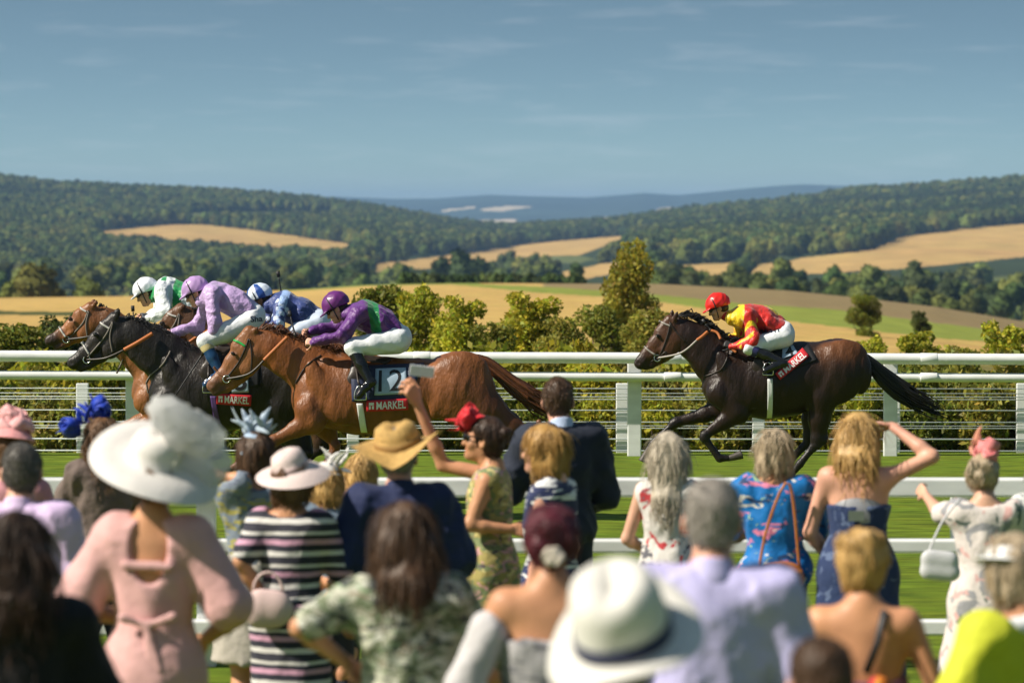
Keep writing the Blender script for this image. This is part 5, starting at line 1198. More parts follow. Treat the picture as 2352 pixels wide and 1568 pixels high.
# ================================================================== the crowd
def cloth_mat(name, base, spots=(), rough=.75, bump=.6, bscale=22, stretch=(1, 1, 1), sheen=.1, bands=None):
    """woven cloth with printed spots [(colour, noise scale, threshold, seed)] and optional horizontal bands"""
    if name in MATS: return MATS[name]
    m = mat(name, base, rough=rough, spec=.25, noise=.07, nscale=9, bump=bump, bscale=bscale, sheen=sheen, bdist=.012)
    n, l = m.node_tree.nodes, m.node_tree.links; b = n['Principled BSDF']; src = b.inputs['Base Color'].links[0].from_socket
    t = n.new('ShaderNodeTexCoord')
    if bands:          # [(colour, z0, z1)] repeated with period p
        p, bl = bands; sx = n.new('ShaderNodeSeparateXYZ'); l.new(t.outputs['Object'], sx.inputs[0])
        nz = n.new('ShaderNodeTexNoise'); nz.inputs['Scale'].default_value = 5; l.new(t.outputs['Object'], nz.inputs['Vector'])
        ad = n.new('ShaderNodeMath'); ad.operation = 'MULTIPLY_ADD'; ad.inputs[1].default_value = .03; l.new(nz.outputs['Fac'], ad.inputs[0]); l.new(sx.outputs['Z'], ad.inputs[2])
        dv = n.new('ShaderNodeMath'); dv.operation = 'DIVIDE'; dv.inputs[1].default_value = p; l.new(ad.outputs[0], dv.inputs[0])
        fr_ = n.new('ShaderNodeMath'); fr_.operation = 'FRACT'; l.new(dv.outputs[0], fr_.inputs[0])
        cr_ = n.new('ShaderNodeValToRGB'); cr_.color_ramp.interpolation = 'CONSTANT'; e = cr_.color_ramp.elements
        e[0].position = 0; e[0].color = (*bl[0][0], 1); e[1].position = bl[1][1]; e[1].color = (*bl[1][0], 1)
        for c, ps in bl[2:]: k = e.new(ps); k.color = (*c, 1)
        l.new(fr_.outputs[0], cr_.inputs[0]); src = cr_.outputs[0]
    for i, (c, sc, th, sd) in enumerate(spots):
        mp_ = n.new('ShaderNodeMapping'); mp_.inputs['Location'].default_value = (sd*3.7, sd*1.9, sd*2.3); mp_.inputs['Scale'].default_value = stretch; l.new(t.outputs['Object'], mp_.inputs['Vector'])
        x = n.new('ShaderNodeTexNoise'); x.inputs['Scale'].default_value = sc; x.inputs['Detail'].default_value = 2; x.inputs['Distortion'].default_value = .8; l.new(mp_.outputs[0], x.inputs['Vector'])
        r = n.new('ShaderNodeMapRange'); r.inputs['From Min'].default_value = th; r.inputs['From Max'].default_value = th+.02; l.new(x.outputs['Fac'], r.inputs['Value'])
        mx = n.new('ShaderNodeMix'); mx.data_type = 'RGBA'; mx.inputs['B'].default_value = (*c, 1); l.new(r.outputs[0], mx.inputs['Factor']); l.new(src, mx.inputs['A']); src = mx.outputs['Result']
    l.new(src, b.inputs['Base Color']); return m
def hair_mat(nm, c, c2=None):
    m = mat('hair_'+nm, c, rough=.42, spec=.4, noise=.26, nscale=34, stretch=(5, 5, .35), bump=.4, bscale=60, bdist=.006); return m
HAIR = dict(dark=(.040, .019, .009), brown=(.075, .038, .018), lbrown=(.16, .085, .04), blonde=(.50, .31, .11), ash=(.42, .33, .22), silver=(.46, .40, .31), grey=(.30, .27, .24), dgrey=(.10, .09, .08), burg=(.085, .012, .02), gold=(.42, .24, .07))
shoe_m = mat('shoe_leather', (.03, .025, .022), rough=.4)
trous_m = mat('dark_trousers', (.03, .032, .05), rough=.8, bump=.3, bscale=20)
CROWD = 'spectators standing at the rail'
def person(label, px, top, d, sex='f', rz=0, skin='fair', hair=('short', 'brown'), garment=None, arms=None, head=(0, 0, 0), wide=1.0, hatgap=0.0, h=.0135, H=None, lean=0.0, extra=None, shoes=shoe_m, eye=False, curl=(.45, .45), fing=.007):
    g0 = float(ground_z(d)); tp = at(px, top, d); 
    if H is None: H = tp[2]-hatgap-g0
    k = H/1.75; wide = 1+(wide-1)*.6 if wide > 1 else wide; wide *= .97
    root = empty('person', (tp[0], d, g0), label, 'person', CROWD, rz=rz)
    Rz = rotm('Z', -rz); o = np.array([tp[0], d, g0])
    def L(p):
        if p[0] == 'P': return Rz @ (at(p[1], p[2], d+p[3])-o)
        return np.array(p, float)*k
    f = sex == 'f'; sw = (.158 if f else .19)*wide; sk = np.array(SKIN[skin]); b = Body(h, .035); K = lambda *p: np.array(p)*k; w_ = wide
    ln = lean
    TOR = [((0, 0, .94), (.165*w_ if f else .155*w_, .115, .13)), ((0, .005+ln*.3, 1.12), (.125*w_ if f else .145*w_, .095, .16)), ((0, .01+ln*.7, 1.31), ((.150 if f else .172)*w_, .108, .16))]
    for c, r in TOR: b.ell(K(*c), np.array(r)*k, None, .07)
    shl, shr = K(-sw, ln, 1.425), K(sw, ln, 1.425); hcen = K(head[0], .03+ln*1.3+head[1], 1.632); nkb = K(0, -.015+ln, 1.45)
    b.cone(shl*[.8, 1, 1]-[0, .01, .01], shr*[.8, 1, 1]-[0, .01, .01], .062*k, .062*k, None, .06); b.cone(nkb+K(-.07, 0, -.015), nkb+K(0, 0, .05), .035*k, .045*k, None, .05); b.cone(nkb+K(.07, 0, -.015), nkb+K(0, 0, .05), .035*k, .045*k, None, .05)
    b.cone(nkb, hcen+K(0, -.012, -.06), (.05 if f else .058)*k, (.047 if f else .055)*k, None, .03)
    hv = np.array([math.sin(head[2]), math.cos(head[2]), -.06]); 
    if len(head) > 3: hv[2] = head[3]
    # arms
    A = {'l': arms.get('l') if arms else None, 'r': arms.get('r') if arms else None}; AR = {}; hands = []
    for s, n in ((-1, 'l'), (1, 'r')):
        a = A[n] or ((s*.255*w_, .02, 1.13), (s*.17, .25, 1.05)); el, wr = L(a[0]), L(a[1]); sh = shl if s < 0 else shr
        if len(a) > 2: hd_ = L(a[2])
        else:
            dv = (wr-el)/np.linalg.norm(wr-el); hd_ = wr+dv*.1
        AR[n] = (sh, el, wr); ar = (.043 if f else .05)*k
        b.cone(sh, el, ar*1.08, ar*.86, None, .04); b.cone(el, el+(wr-el)*.3, ar*.86, ar*.88, None, .02); b.cone(el+(wr-el)*.3, wr, ar*.88, ar*.6, None, .02)
        nn = L(a[3])/k if len(a) > 3 else np.array([-s*.8, .2, -.4]); side = s if len(a) < 5 else a[4]
        hands.append(hand_mesh(wr, hd_-wr, nn, side, curl[0 if s < 0 else 1], (.95 if abs(curl[1]-.55) > .01 or s < 0 else 1.12)*k, spread=.3, h=fing))
    for s in (-1, 1):
        hp, kn, an = K(s*.088, 0, .90), K(s*.095, .02, .50), K(s*.095, -.02, .09)
        b.cone(hp, kn, .088*k, .058*k, None, .04); b.cone(kn, K(s*.097, -.02, .34), .055*k, .056*k, None, .03); b.cone(K(s*.097, -.02, .34), an, .055*k, .038*k, None, .03); b.cone(an+K(0, -.03, -.04), an+K(s*.02, .15, -.06), .036*k, .03*k, None, .03)
    v, fc = b.mesh()
    hb = Body(min(h, .0085), .03); P, M = add_head(hb, hcen, hv, (0, 0, 1), k*(.97 if f else 1.0), tuple(sk)); hb.cone(hcen+K(0, -.012, -.05), hcen+K(0, -.014, -.11), (.047 if f else .055)*k, (.047 if f else .055)*k, None, .03)
    hv_, hf_ = hb.mesh()
    V, F = join_np([(v, fc), (hv_, hf_)]+hands); C = np.tile(sk, (len(V), 1)); C[len(v):len(v)+len(hv_)] = hb.colours(hv_, .006)
    link('body', mesh_np('body', V, F, True, C), skin_m, root)
    if eye: eyes(root, P, M)
    ctx = dict(root=root, k=k, K=K, L=L, P=P, M=M, AR=AR, TOR=TOR, shl=shl, shr=shr, nkb=nkb, sex=sex, w=w_, seed=sum(map(ord, label)) % 1000, d=d, o=o, Rz=Rz, h=h, hcen=hcen)
    do_hair(ctx, *hair)
    if garment: garment(ctx)
    for s in (-1, 1):
        sb = Body(.012, .02); an = K(s*.095, -.02, .09); sb.cone(an+K(0, -.035, -.052), an+K(s*.02, .16, -.062), .046*k, .040*k, None); sb.half(K(0, 0, .1), (0, 0, 1)); sb.half(K(0, 0, .002), (0, 0, -1)); vv, ff = sb.mesh(); link('shoe', mesh_np('shoe', vv, ff), shoes, root)
    if extra: extra(ctx)
    return ctx
def seedn(c, a): return (c['seed']*7+a) % 997
def do_hair(c, style, colr, *opt):
    if style == 'none': return
    P, M, k = c['P'], c['M'], c['k']; m = hair_mat(colr, HAIR[colr]); b = Body(.0105, .03); E = lambda x, y, z, r, kk=None: b.ell(P(x, y, z), np.array(r)*k, M, kk)
    n1 = sinnoise(seedn(c, 1), 40, .006, (1.4, 1.4, .4)); n2 = sinnoise(seedn(c, 2), 110, .0025, (1.3, 1.3, .25))
    if style == 'crop':          # short, close to the skull, ears free
        E(-.022, 0, .045, (.096, .082, .09)); E(-.045, 0, -.005, (.066, .072, .066)); b.cone(P(-.058, -.025, -.045), P(-.058, .025, -.045), .030*k, .030*k); b.half(P(.055, 0, .06), M @ np.array([1, 0, -.55]), .01); b.half(P(-.03, 0, -.085), -M[:, 2], .01)
        n1 = sinnoise(seedn(c, 1), 70, .003)
    if style in ('bob', 'short'):
        E(-.015, 0, .05, (.111, .092, .092)); E(-.04, 0, -.01, (.086, .093, .09)); E(-.05, 0, -.07, (.07, .085, .06) if style == 'short' else (.078, .102, .085))
        for y in (-1, 1): E(.0, y*.078, -.02, (.05, .028, .08))
        b.half(P(.062, 0, .045), M @ np.array([1, 0, -.42]), .01)
    if style == 'long':
        E(-.015, 0, .05, (.110, .087, .090)); E(-.04, 0, -.02, (.084, .086, .1)); ln_ = opt[0] if opt else .36
        for y in (-1, 1): E(-.01, y*.068, -.05, (.045, .022, .10))
        b.half(P(.062, 0, .045), M @ np.array([1, 0, -.42]), .01)
        z = P(-.05, 0, 0)
        for y in (-.6, -.2, .2, .6):
            a = P(-.055, y*.1, -.03); bb = a+np.array([y*.02*k, -.035*k if abs(y) < .5 else -.02*k, -ln_*k*(1-.15*abs(y))]); md = (a+bb)/2+np.array([0, -.03*k, 0]); b.cone(a, md, .052*k, .046*k, None, .05); b.cone(md, bb, .046*k, .026*k, None, .04)
    if style in ('updo', 'bun'):
        E(-.015, 0, .048, (.106, .09, .09)); E(-.045, 0, -.005, (.075, .088, .085)); b.half(P(.062, 0, .05), M @ np.array([1, 0, -.42]), .01); b.half(P(-.02, 0, -.075), -M[:, 2], .015)
        r = np.random.default_rng(seedn(c, 3))
        for i in range(7 if style == 'updo' else 4): E(-.115+r.uniform(-.02, .02), r.uniform(-.045, .045), .02+r.uniform(-.045, .05), (.035, .035, .032), .015)
    if style == 'pixie':
        E(-.015, 0, .055, (.112, .095, .092)); E(-.045, 0, .0, (.085, .094, .085)); E(-.055, 0, -.055, (.055, .07, .05)); b.half(P(.06, 0, .04), M @ np.array([1, 0, -.5]), .01)
        r = np.random.default_rng(seedn(c, 3))
        for i in range(14): t = r.uniform(0, 6.28); E(-.02+.075*math.cos(t), .065*math.sin(t), .10+r.uniform(-.02, .03), (.035, .03, .02), .02)
    v, f = b.mesh(lambda p: n1(p)+n2(p))
    # loose locks over the surface so that the outline is uneven
    e1 = v[f[:, 1]]-v[f[:, 0]]; e2 = v[f[:, 2]]-v[f[:, 0]]; fn_ = np.cross(e1, e2); fn_ /= np.linalg.norm(fn_, axis=1)[:, None]+1e-9
    r = np.random.default_rng(seedn(c, 9)); nl, ll, rd_ = {'crop': (1000, .020, .0016), 'pixie': (800, .035, .0021), 'updo': (500, .04, .002), 'bun': (450, .045, .002), 'long': (1100, .13, .0019), 'bob': (850, .085, .0022), 'short': (800, .06, .0021)}[style]
    mb = MB(); top_ = P(-.03, 0, .13)
    for i in r.choice(len(f), nl):
        p = v[f[i, 0]]; n_ = fn_[i]; dn = (p-top_)*np.array([1, 1, .6])/k*.55+np.array([0, 0, -.075]); dn += r.normal(0, .013, 3); t_ = dn-n_*(dn @ n_); t_ /= np.linalg.norm(t_)+1e-9; l_ = ll*k*r.uniform(.5, 1.3)
        if style == 'crop': t_ = t_*.8+n_*.45
        w = np.cross(n_, t_)*r.normal(0, .07)
        gv = np.array([0, 0, 1.0]); mb.tube([p-n_*.003*k, p+t_*l_*.4+n_*.001*k-gv*.04*l_, p+t_*l_*.72+w*l_-n_*.04*l_-gv*.16*l_, p+t_*l_*.92+w*2*l_-n_*.12*l_-gv*.38*l_], np.array([.6, 1.15, .95, .15])*rd_*k, 4, caps=False)
    V2 = np.concatenate(mb.V); F2 = np.array(mb.F)+len(v)
    link('hair', mesh_np('hair', np.concatenate([v, V2]), np.concatenate([f, F2])), m, c['root'])
def torso_sdf(c, infl, b, z0=.98, sleeves='s', neck='crew', blouse=0.0):
    K, k, w = c['K'], c['k'], c['w']
    for i, (p, r) in enumerate(c['TOR']): b.ell(K(*p), (np.array(r)+infl+(blouse if i == 1 else 0))*k, None, .08)
    b.cone(c['shl']*[.8, 1, 1]-[0, .01, .012], c['shr']*[.8, 1, 1]-[0, .01, .012], (.062+infl)*k, (.062+infl)*k, None, .06)
    ar = .043 if c['sex'] == 'f' else .05
    for n in 'lr':
        sh, el, wr = c['AR'][n]
        if sleeves in ('s', 'l', 'loose', 'three'):
            t = 1 if sleeves == 'l' else (.78 if sleeves != 'loose' else .84); e2 = el if sleeves not in ('s', 'loose') else sh+(el-sh)*t; fl = .030 if sleeves == 'loose' else .0
            b.cone(sh, e2, (ar*1.08+infl)*k, (ar*.95+infl+.006+fl)*k, None, .05)
            if sleeves == 'l': b.cone(el, wr, (ar+infl)*k, (ar*.62+infl)*k, None, .02)
            if sleeves == 'three': b.cone(el, el+(wr-el)*.45, (ar+infl)*k, (ar*.8+infl)*k, None, .02)
    return b
def folds(c, a=.010, f=20):
    x = ridged(seedn(c, 5), f*1.1, a*1.5, (1, 1, .6)); y = ridged(seedn(c, 6), f*2.8, a*.55, (1, .8, .9)); return lambda p: x(p)+y(p)-a*.6
def G_shirt(m, collar=True, sleeves='l', lower=trous_m, infl=.02):
    def fn(c):
        K, k = c['K'], c['k']; b = torso_sdf(c, infl, Body(c['h'], .04), sleeves=sleeves); b.ell(K(0, 0, .93), (np.array((.168*c['w'], .12, .10))+infl)*k, None, .06)
        b.half(K(0, 0, .84), (0, 0, -1)); b.ell(c['nkb']+K(0, .045, .075), K(.066, .07, .06), None, .01, None, True)
        link('shirt', mesh_np('shirt', *b.mesh(folds(c))), m, c['root'])
        if collar:
            b = Body(.01, .01); n = c['nkb']; b.cone(n+K(0, -.004, .012), n+K(0, .006, .062), .076*k, .066*k); b.half(n+K(0, .0, .068), (0, .35, 1)); b.ell(n+K(0, .05, .09), K(.05, .05, .05), None, .01, None, True)
            link('collar', mesh_np('collar', *b.mesh()), m, c['root'])
        G_trousers(lower)(c)
    return fn
def G_trousers(m):
    def fn(c):
        K, k = c['K'], c['k']; b = Body(.017, .04); b.ell(K(0, 0, .94), np.array((.172*c['w'], .125, .13))*k)
        for s in (-1, 1): b.cone(K(s*.09, 0, .88), K(s*.097, .015, .48), .10*k, .075*k); b.cone(K(s*.097, .015, .48), K(s*.097, -.02, .10), .075*k, .062*k)
        b.half(K(0, 0, 1.03), (0, 0, 1)); link('trousers', mesh_np('trousers', *b.mesh(folds(c, .005))), m, c['root'])
    return fn
def skirt(b, c, z1, w1, z0=.98, infl=.02):
    K, k, w = c['K'], c['k'], c['w']; b.cone(K(0, 0, z0), K(0, 0, .90), .15*k*w, .19*k*w, ((0, 1, 0), .72), .06); b.cone(K(0, 0, .90), K(0, .01, z1), .19*k*w, w1*k, ((0, 1, 0), .78), .05); b.half(K(0, 0, z1), (0, 0, -1)); return b
def G_dress(m, sleeves='s', z1=.45, w1=.25, neck='crew', infl=.016, name='dress', back=None, strap=False):
    def fn(c):
        K, k = c['K'], c['k']; b = torso_sdf(c, infl, Body(c['h'], .04), sleeves=sleeves); skirt(b, c, z1, w1)
        n = c['nkb']
        if neck == 'crew': b.ell(n+K(0, .03, .05), K(.075, .075, .055), None, .01, None, True)
        if neck == 'wide': b.ell(n+K(0, .02, .04), K(.125, .10, .06), None, .01, None, True)
        if neck == 'strapless': b.half(K(0, 0, 1.285 if back is None else back), (0, 0, 1))
        if neck == 'lowback': b.ell(n+K(0, -.12, -.06), K(.075, .13, .15), None, .012, None, True); b.ell(n+K(0, .03, .05), K(.09, .09, .06), None, .01, None, True)
        v, f = b.mesh(folds(c, .006, 17)); link(name, mesh_np(name, v, f), m, c['root'])
    return fn
def G_top(m, sleeves='s', neck='wide', lower=None, infl=.018, z0=.86, name='top', back=None):
    def fn(c):
        K, k = c['K'], c['k']; b = torso_sdf(c, infl, Body(c['h'], .04), sleeves=sleeves); b.ell(K(0, 0, .94), (np.array((.168*c['w'], .118, .10))+infl)*k, None, .06); b.half(K(0, 0, z0), (0, 0, -1)); n = c['nkb']
        if neck == 'wide': b.ell(n+K(0, .0, .045), K(.12, .10, .065), None, .01, None, True)
        if neck == 'crew': b.ell(n+K(0, .02, .06), K(.085, .085, .065), None, .01, None, True)
        if neck == 'strapless': b.half(K(0, 0, back or 1.3), (0, 0, 1))
        if neck == 'halter':
            for s in (-1, 1): b.ell(K(s*.17, -.0, 1.42), K(.085, .14, .11), None, .01, None, True)
            b.ell(n+K(0, .02, .06), K(.07, .08, .06), None, .01, None, True)
        if neck == 'off': b.ell(K(0, 0, 1.47), K(.30, .2, .085), None, .012, None, True)
        v, f = b.mesh(folds(c)); link(name, mesh_np(name, v, f), m, c['root'])
        (lower or G_trousers(trous_m))(c)
    return fn
def G_skirt(m, z1=.5, w1=.26):
    def fn(c):
        b = Body(.016, .04); skirt(b, c, z1, w1, 1.03); link('skirt', mesh_np('skirt', *b.mesh(folds(c, .009, 14))), m, c['root'])
    return fn
# ---- hats (all placed in the head's own frame)
def hat(c, name, label, cat, prof, m, tilt=(0, 0), up=.075, warp=None, band=None, back=-.012, squash=.86, thick=.004, n=48, band_name='hat_band'):
    """prof: (radius, height) from brim edge to crown centre; a closed shell"""
    P, M, k = c['P'], c['M'], c['k']
    base = c['o']+c['Rz'].T @ P(back, 0, up)
    o = empty(name, base, label, cat, 'hats of the spectators')
    Mw = (c['Rz'].T @ M) @ rotm('Y', tilt[0]) @ rotm('X', tilt[1])     # pitch about left axis, roll about forward axis
    S_ = np.diag([1, squash, 1])*k
    pr = list(prof); inner = [(max(r-thick*1.2, .0005), z-thick) for r, z in pr][::-1]
    mb = MB(); mb.lathe(pr+inner+[pr[0]], n, (0, 0, 0), Mw @ S_, warp=warp)
    mb.build('body', m, o)
    if band:
        bm, r, z, hgt = band; mb = MB(); mb.lathe([(r+.004, z), (r+.005, z+hgt*.5), (r*.985+.004, z+hgt), (r*.985-.004, z+hgt), (r-.004, z), (r+.004, z)], n, (0, 0, 0), Mw @ S_, warp=warp); mb.build(band_name, bm, o)
    return o, Mw, base
def plume(o, Mw, base, m, name, starts, n, ln_, wid, seed, up=(0, 0, 1), curl=.3, k=1.0):
    """bundle of curved, tapering feather or ribbon strips with real thickness, one mesh"""
    r = np.random.default_rng(seed); mb = MB()
    for i in range(n):
        s = np.array(starts[i % len(starts)], float)+r.normal(0, .012, 3); d = np.array(up, float)+r.normal(0, .45, 3); d /= np.linalg.norm(d); e = np.cross(d, r.normal(size=3)); e /= np.linalg.norm(e); l_ = ln_*r.uniform(.55, 1.15)
        P = [s+d*l_*t+e*curl*l_*t*t for t in np.linspace(0, 1, 7)]; fl = np.cross(d, e)
        mb.tube([(Mw @ np.array(p))*k for p in P], wid*np.array([.35, .8, 1, 1, .9, .6, .1])*k, 6, flat=(Mw @ fl, .12))
    return mb.build(name, m, o)
def loops(o, Mw, m, name, centre, n, rad, wid, seed, k=1.0):
    r = np.random.default_rng(seed); mb = MB()
    for i in range(n):
        c0 = np.array(centre)+r.normal(0, rad*.25, 3); a = r.normal(size=3); a /= np.linalg.norm(a); b_ = np.cross(a, r.normal(size=3)); b_ /= np.linalg.norm(b_); t = np.linspace(0, 2*math.pi, 17); q = rad*r.uniform(.6, 1.2)
        mb.tube([(Mw @ (c0+q*(a*math.cos(x)+b_*math.sin(x)*.6)))*k for x in t], wid*k, 6, flat=(Mw @ np.cross(a, b_), 5), caps=False)
    return mb.build(name, m, o)
FR = math.pi/2      # facing left in the photo
arm_hang = {}
# A1 pink hat at the left edge
c = person('woman at the left edge under a fluffy pink hat, behind the grey haired man', 24, 992, 18.6, 'f', .1, 'fair', ('short', 'lbrown'), G_dress(cloth_mat('rose_cloth', (.55, .25, .28)), 's'))
o, Mw, bs = hat(c, 'hat', 'fluffy salmon pink hat of loops at the left edge', 'hat', [(.16, .0), (.14, .02), (.11, .05), (.06, .075), (.001, .085)], cloth_mat('pink_sinamay', (.75, .33, .33), rough=.6), (.1, .1))
loops(o, Mw, cloth_mat('pink_tulle', (.80, .42, .42), rough=.7), 'loop', (0, -.01, .07), 26, .085, .007, 3)
# A2 grey haired man in lilac shirt
person('man with short grey hair and pale lilac shirt at the left edge', 45, 1024, 15.6, 'm', -.15, 'pink', ('crop', 'dgrey'), G_shirt(cloth_mat('lilac_shirt', (.66, .50, .76), rough=.7), lower=mat('dark_trousers')), wide=1.08, head=(0, 0, -.25))
# A3 dark haired woman in black, nearest at the left
person('woman with long dark brown hair and black top in the bottom left corner', 38, 1186, 10.4, 'f', .15, 'tan', ('long', 'dark', .22), G_top(cloth_mat('black_top', (.010, .010, .012), rough=.8), 'l', 'crew'), wide=1.2, head=(0, 0, .2))
# A4 woman with blue fascinator
c = person('woman with long brown hair, blue fascinator and grey brown top', 236, 962, 20.4, 'f', .25, 'tan', ('long', 'lbrown', .18), G_top(cloth_mat('taupe_top', (.16, .12, .105), rough=.8), 'three', 'wide'), wide=1.15, arms={'l': ((-.27, .12, 1.12), (-.12, .38, 1.15)), 'r': ((.27, .12, 1.12), (.12, .38, 1.15))},
    extra=lambda c: (lambda b: link('collar', mesh_np('collar', *b.mesh()), cloth_mat('lemon_cloth', (.72, .66, .22)), c['root']))(Body(.011, .02).cone(c['nkb']+c['K'](-.115, -.035, .0), c['nkb']+c['K'](.0, -.06, .015), .034, .034).cone(c['nkb']+c['K'](.115, -.035, .0), c['nkb']+c['K'](.0, -.06, .015), .034, .034)))
P, Mh, k = c['P'], c['M'], c['k']
o, Mw, bs = hat(c, 'fascinator', 'bright blue loop and feather fascinator against the white rails', 'fascinator', [(.055, .0), (.05, .012), (.03, .022), (.001, .026)], cloth_mat('royal_blue', (.012, .045, .42), rough=.55), (.2, .3), up=.12)
plume(o, Mw, bs, MATS['royal_blue'], 'feather', [(0, .0, .02), (.03, .06, .0), (0, .10, -.06)], 16, .15, .016, 5, (.1, .8, .35), .4)
loops(o, Mw, MATS['royal_blue'], 'loop', (.0, .03, .06), 9, .06, .008, 7); loops(o, Mw, MATS['royal_blue'], 'loop', (.0, .16, -.09), 7, .055, .008, 9)
# A5 pink dress and big white hat
pinkd = cloth_mat('dusty_pink_cloth', (.66, .38, .37), rough=.7, bscale=14)
def pink_extra(c):
    K, k = c['K'], c['k']
    b = Body(.011, .01); b.cone(K(-.085, -.115, 1.32), K(.085, -.115, 1.315), .020*k, .020*k, ((0, 1, 0), .5)); link('back_strap', mesh_np('back_strap', *b.mesh()), pinkd, c['root'])
    b = Body(.011, .02)
    for x0, z0, x1, z1 in ((-.0, 1.10, .10, 1.135), (0, 1.10, -.09, 1.13), (0, 1.10, .05, .93), (0, 1.10, .015, .90)): b.cone(K(x0, -.13, z0), K(x1, -.145, z1), .013*k, .020*k, ((0, 1, 0), .5))
    link('bow', mesh_np('bow', *b.mesh()), pinkd, c['root'])
c = person('woman in a dusty pink low backed dress and huge white hat', 352, 1026, 13.6, 'f', -.1, 'tan', ('bun', 'lbrown'), G_dress(pinkd, 'loose', .15, .27, 'lowback', .018), wide=1.0, extra=pink_extra, head=(0, .02, -.15),
    arms={'l': ((-.30, .0, 1.14), (-.12, .26, 1.08)), 'r': ((.30, .0, 1.12), (.14, .25, 1.0))})
wsin = cloth_mat('white_sinamay', (.72, .69, .66), rough=.6, bump=.2, bscale=60)
def bigwarp(p, t, r): return (p[0], p[1], p[2]+(.055*math.sin(t*1+.6)+.03*math.cos(2*t))*max(0, (r-.10)/.18)**1.3)
o, Mw, bs = hat(c, 'hat', 'huge white wavy brimmed hat of the woman in pink', 'hat', [(.248, -.015), (.22, .005), (.17, .016), (.12, .014), (.104, .02), (.10, .07), (.085, .105), (.05, .12), (.001, .124)], wsin, (-.50, .16), up=.06, warp=bigwarp, squash=1.0, back=-.05)
tul = mat('white_tulle', (.82, .82, .82), rough=.8, trans=.4, alpha=.42, bump=.3, bscale=50)
def tulle(o, Mw, base, seed, name='tulle'):
    r = np.random.default_rng(seed); mb = MB()
    for (cx, cy, cz, rx, ry, rz_, a) in ((.0, -.12, .15, .10, .13, .085, .2), (.0, -.17, .01, .07, .12, .10, -.5), (-.02, -.05, .21, .06, .12, .075, .5)):
        V = []; nu, nv = 18, 12
        for i in range(nv+1):
            for j in range(nu):
                th, ph = math.pi*(.04+.92*i/nv), 2*math.pi*j/nu; rad = 1+.10*math.sin(5*ph+seed)+.06*math.sin(9*th+2*ph)
                p = np.array([rx*math.sin(th)*math.cos(ph), ry*math.sin(th)*math.sin(ph), rz_*math.cos(th)])*rad; p = rotm('X', a) @ p+np.array([cx, cy, cz]); V.append(Mw @ p)
        F = [[i*nu+j, i*nu+(j+1) % nu, (i+1)*nu+(j+1) % nu, (i+1)*nu+j] for i in range(nv) for j in range(nu)]
        mb.add(V, F)
    return mb.build(name, tul, o)
tulle(o, Mw, bs, 2); plume(o, Mw, bs, cloth_mat('cream_feather', (.82, .76, .62), rough=.7), 'feather', [(.02, -.04, .10), (.0, -.08, .08)], 14, .13, .014, 8, (.0, -.5, .6), .5)
# A6 woman with pale blue fascinator behind
c = person('woman with pale blue feather fascinator, grey patterned top and beige skirt', 590, 1000, 18.6, 'f', .35, 'tan', ('short', 'brown'), G_top(cloth_mat('slate_print', (.20, .24, .30), [((.38, .34, .10), 26, .56, 2), ((.12, .14, .2), 30, .6, 5)], stretch=(.5, .5, 1.6)), 's', 'wide', G_skirt(cloth_mat('oatmeal_skirt', (.44, .40, .35), rough=.85))), wide=1.2,
    arms={'l': (('P', 560, 1102, -.12), ('P', 512, 1094, -.1)), 'r': ((.27, .1, 1.12), (.1, .3, 1.15))})
for ob in c['root'].children:
    if ob.name.startswith('body'): pass
o, Mw, bs = hat(c, 'fascinator', 'pale blue feather fascinator in front of the chestnut\'s foreleg', 'fascinator', [(.085, .0), (.07, .02), (.03, .035), (.001, .04)], cloth_mat('pale_blue_cloth', (.36, .46, .60), rough=.6), (.0, .2), up=.10)
plume(o, Mw, bs, cloth_mat('pale_blue_feather', (.50, .60, .72), rough=.7), 'feather', [(0, .0, .02), (.03, .04, .02), (-.02, -.03, .03)], 26, .13, .017, 11, (.0, .1, .7), .55)
# A7 striped dress and pale pink hat
strp = cloth_mat('striped_cloth', (.03, .03, .04), bands=(.155, [((.62, .60, .58), 0), ((.025, .025, .04), .16), ((.55, .30, .42), .36), ((.025, .025, .04), .52), ((.60, .58, .55), .66), ((.03, .03, .045), .76)]))
c = person('woman in a black, white and pink striped dress with pale pink hat, hand on hip', 668, 1052, 16.8, 'f', -.25, 'tan', ('short', 'lbrown'), G_dress(strp, 's', .40, .22, 'wide', .018), wide=1.05, head=(0, 0, .1),
    arms={'l': (('P', 553, 1290, -.08), ('P', 620, 1400, .02)), 'r': ((.26, .1, 1.12), (.1, .3, 1.1))})
blush = cloth_mat('blush_sinamay', (.74, .60, .57), rough=.6, bump=.2, bscale=60)
def w2(p, t, r): return (p[0], p[1], p[2]+(.05*math.cos(t-1.7)-.015)*max(0, (r-.09)/.11)**1.4)
o, Mw, bs = hat(c, 'hat', 'pale pink wide brimmed hat above the striped dress', 'hat', [(.205, -.01), (.17, .006), (.13, .008), (.104, .012), (.099, .06), (.085, .095), (.05, .11), (.001, .113)], blush, (-.35, -.22), up=.055, warp=w2, back=-.02, band=(cloth_mat('rose_band', (.60, .45, .44)), .102, .014, .022))
hb = empty('handbag', c['o']+np.array([-.10, -.17, .98]), 'pale pink handbag at the hip of the woman in stripes', 'bag'); b = Body(.012, .04); b.ell((0, 0, 0), (.12, .05, .10)); link('body', mesh_np('body', *b.mesh(sinnoise(3, 20, .006))), cloth_mat('blush_leather', (.68, .50, .48), rough=.45, bump=.15), hb)
m = MB(); t = np.linspace(0, math.pi, 14); m.tube([(.07*math.cos(a), 0, .085+.09*math.sin(a)) for a in t], .007, 6); m.build('handle', MATS['blush_leather'], hb)
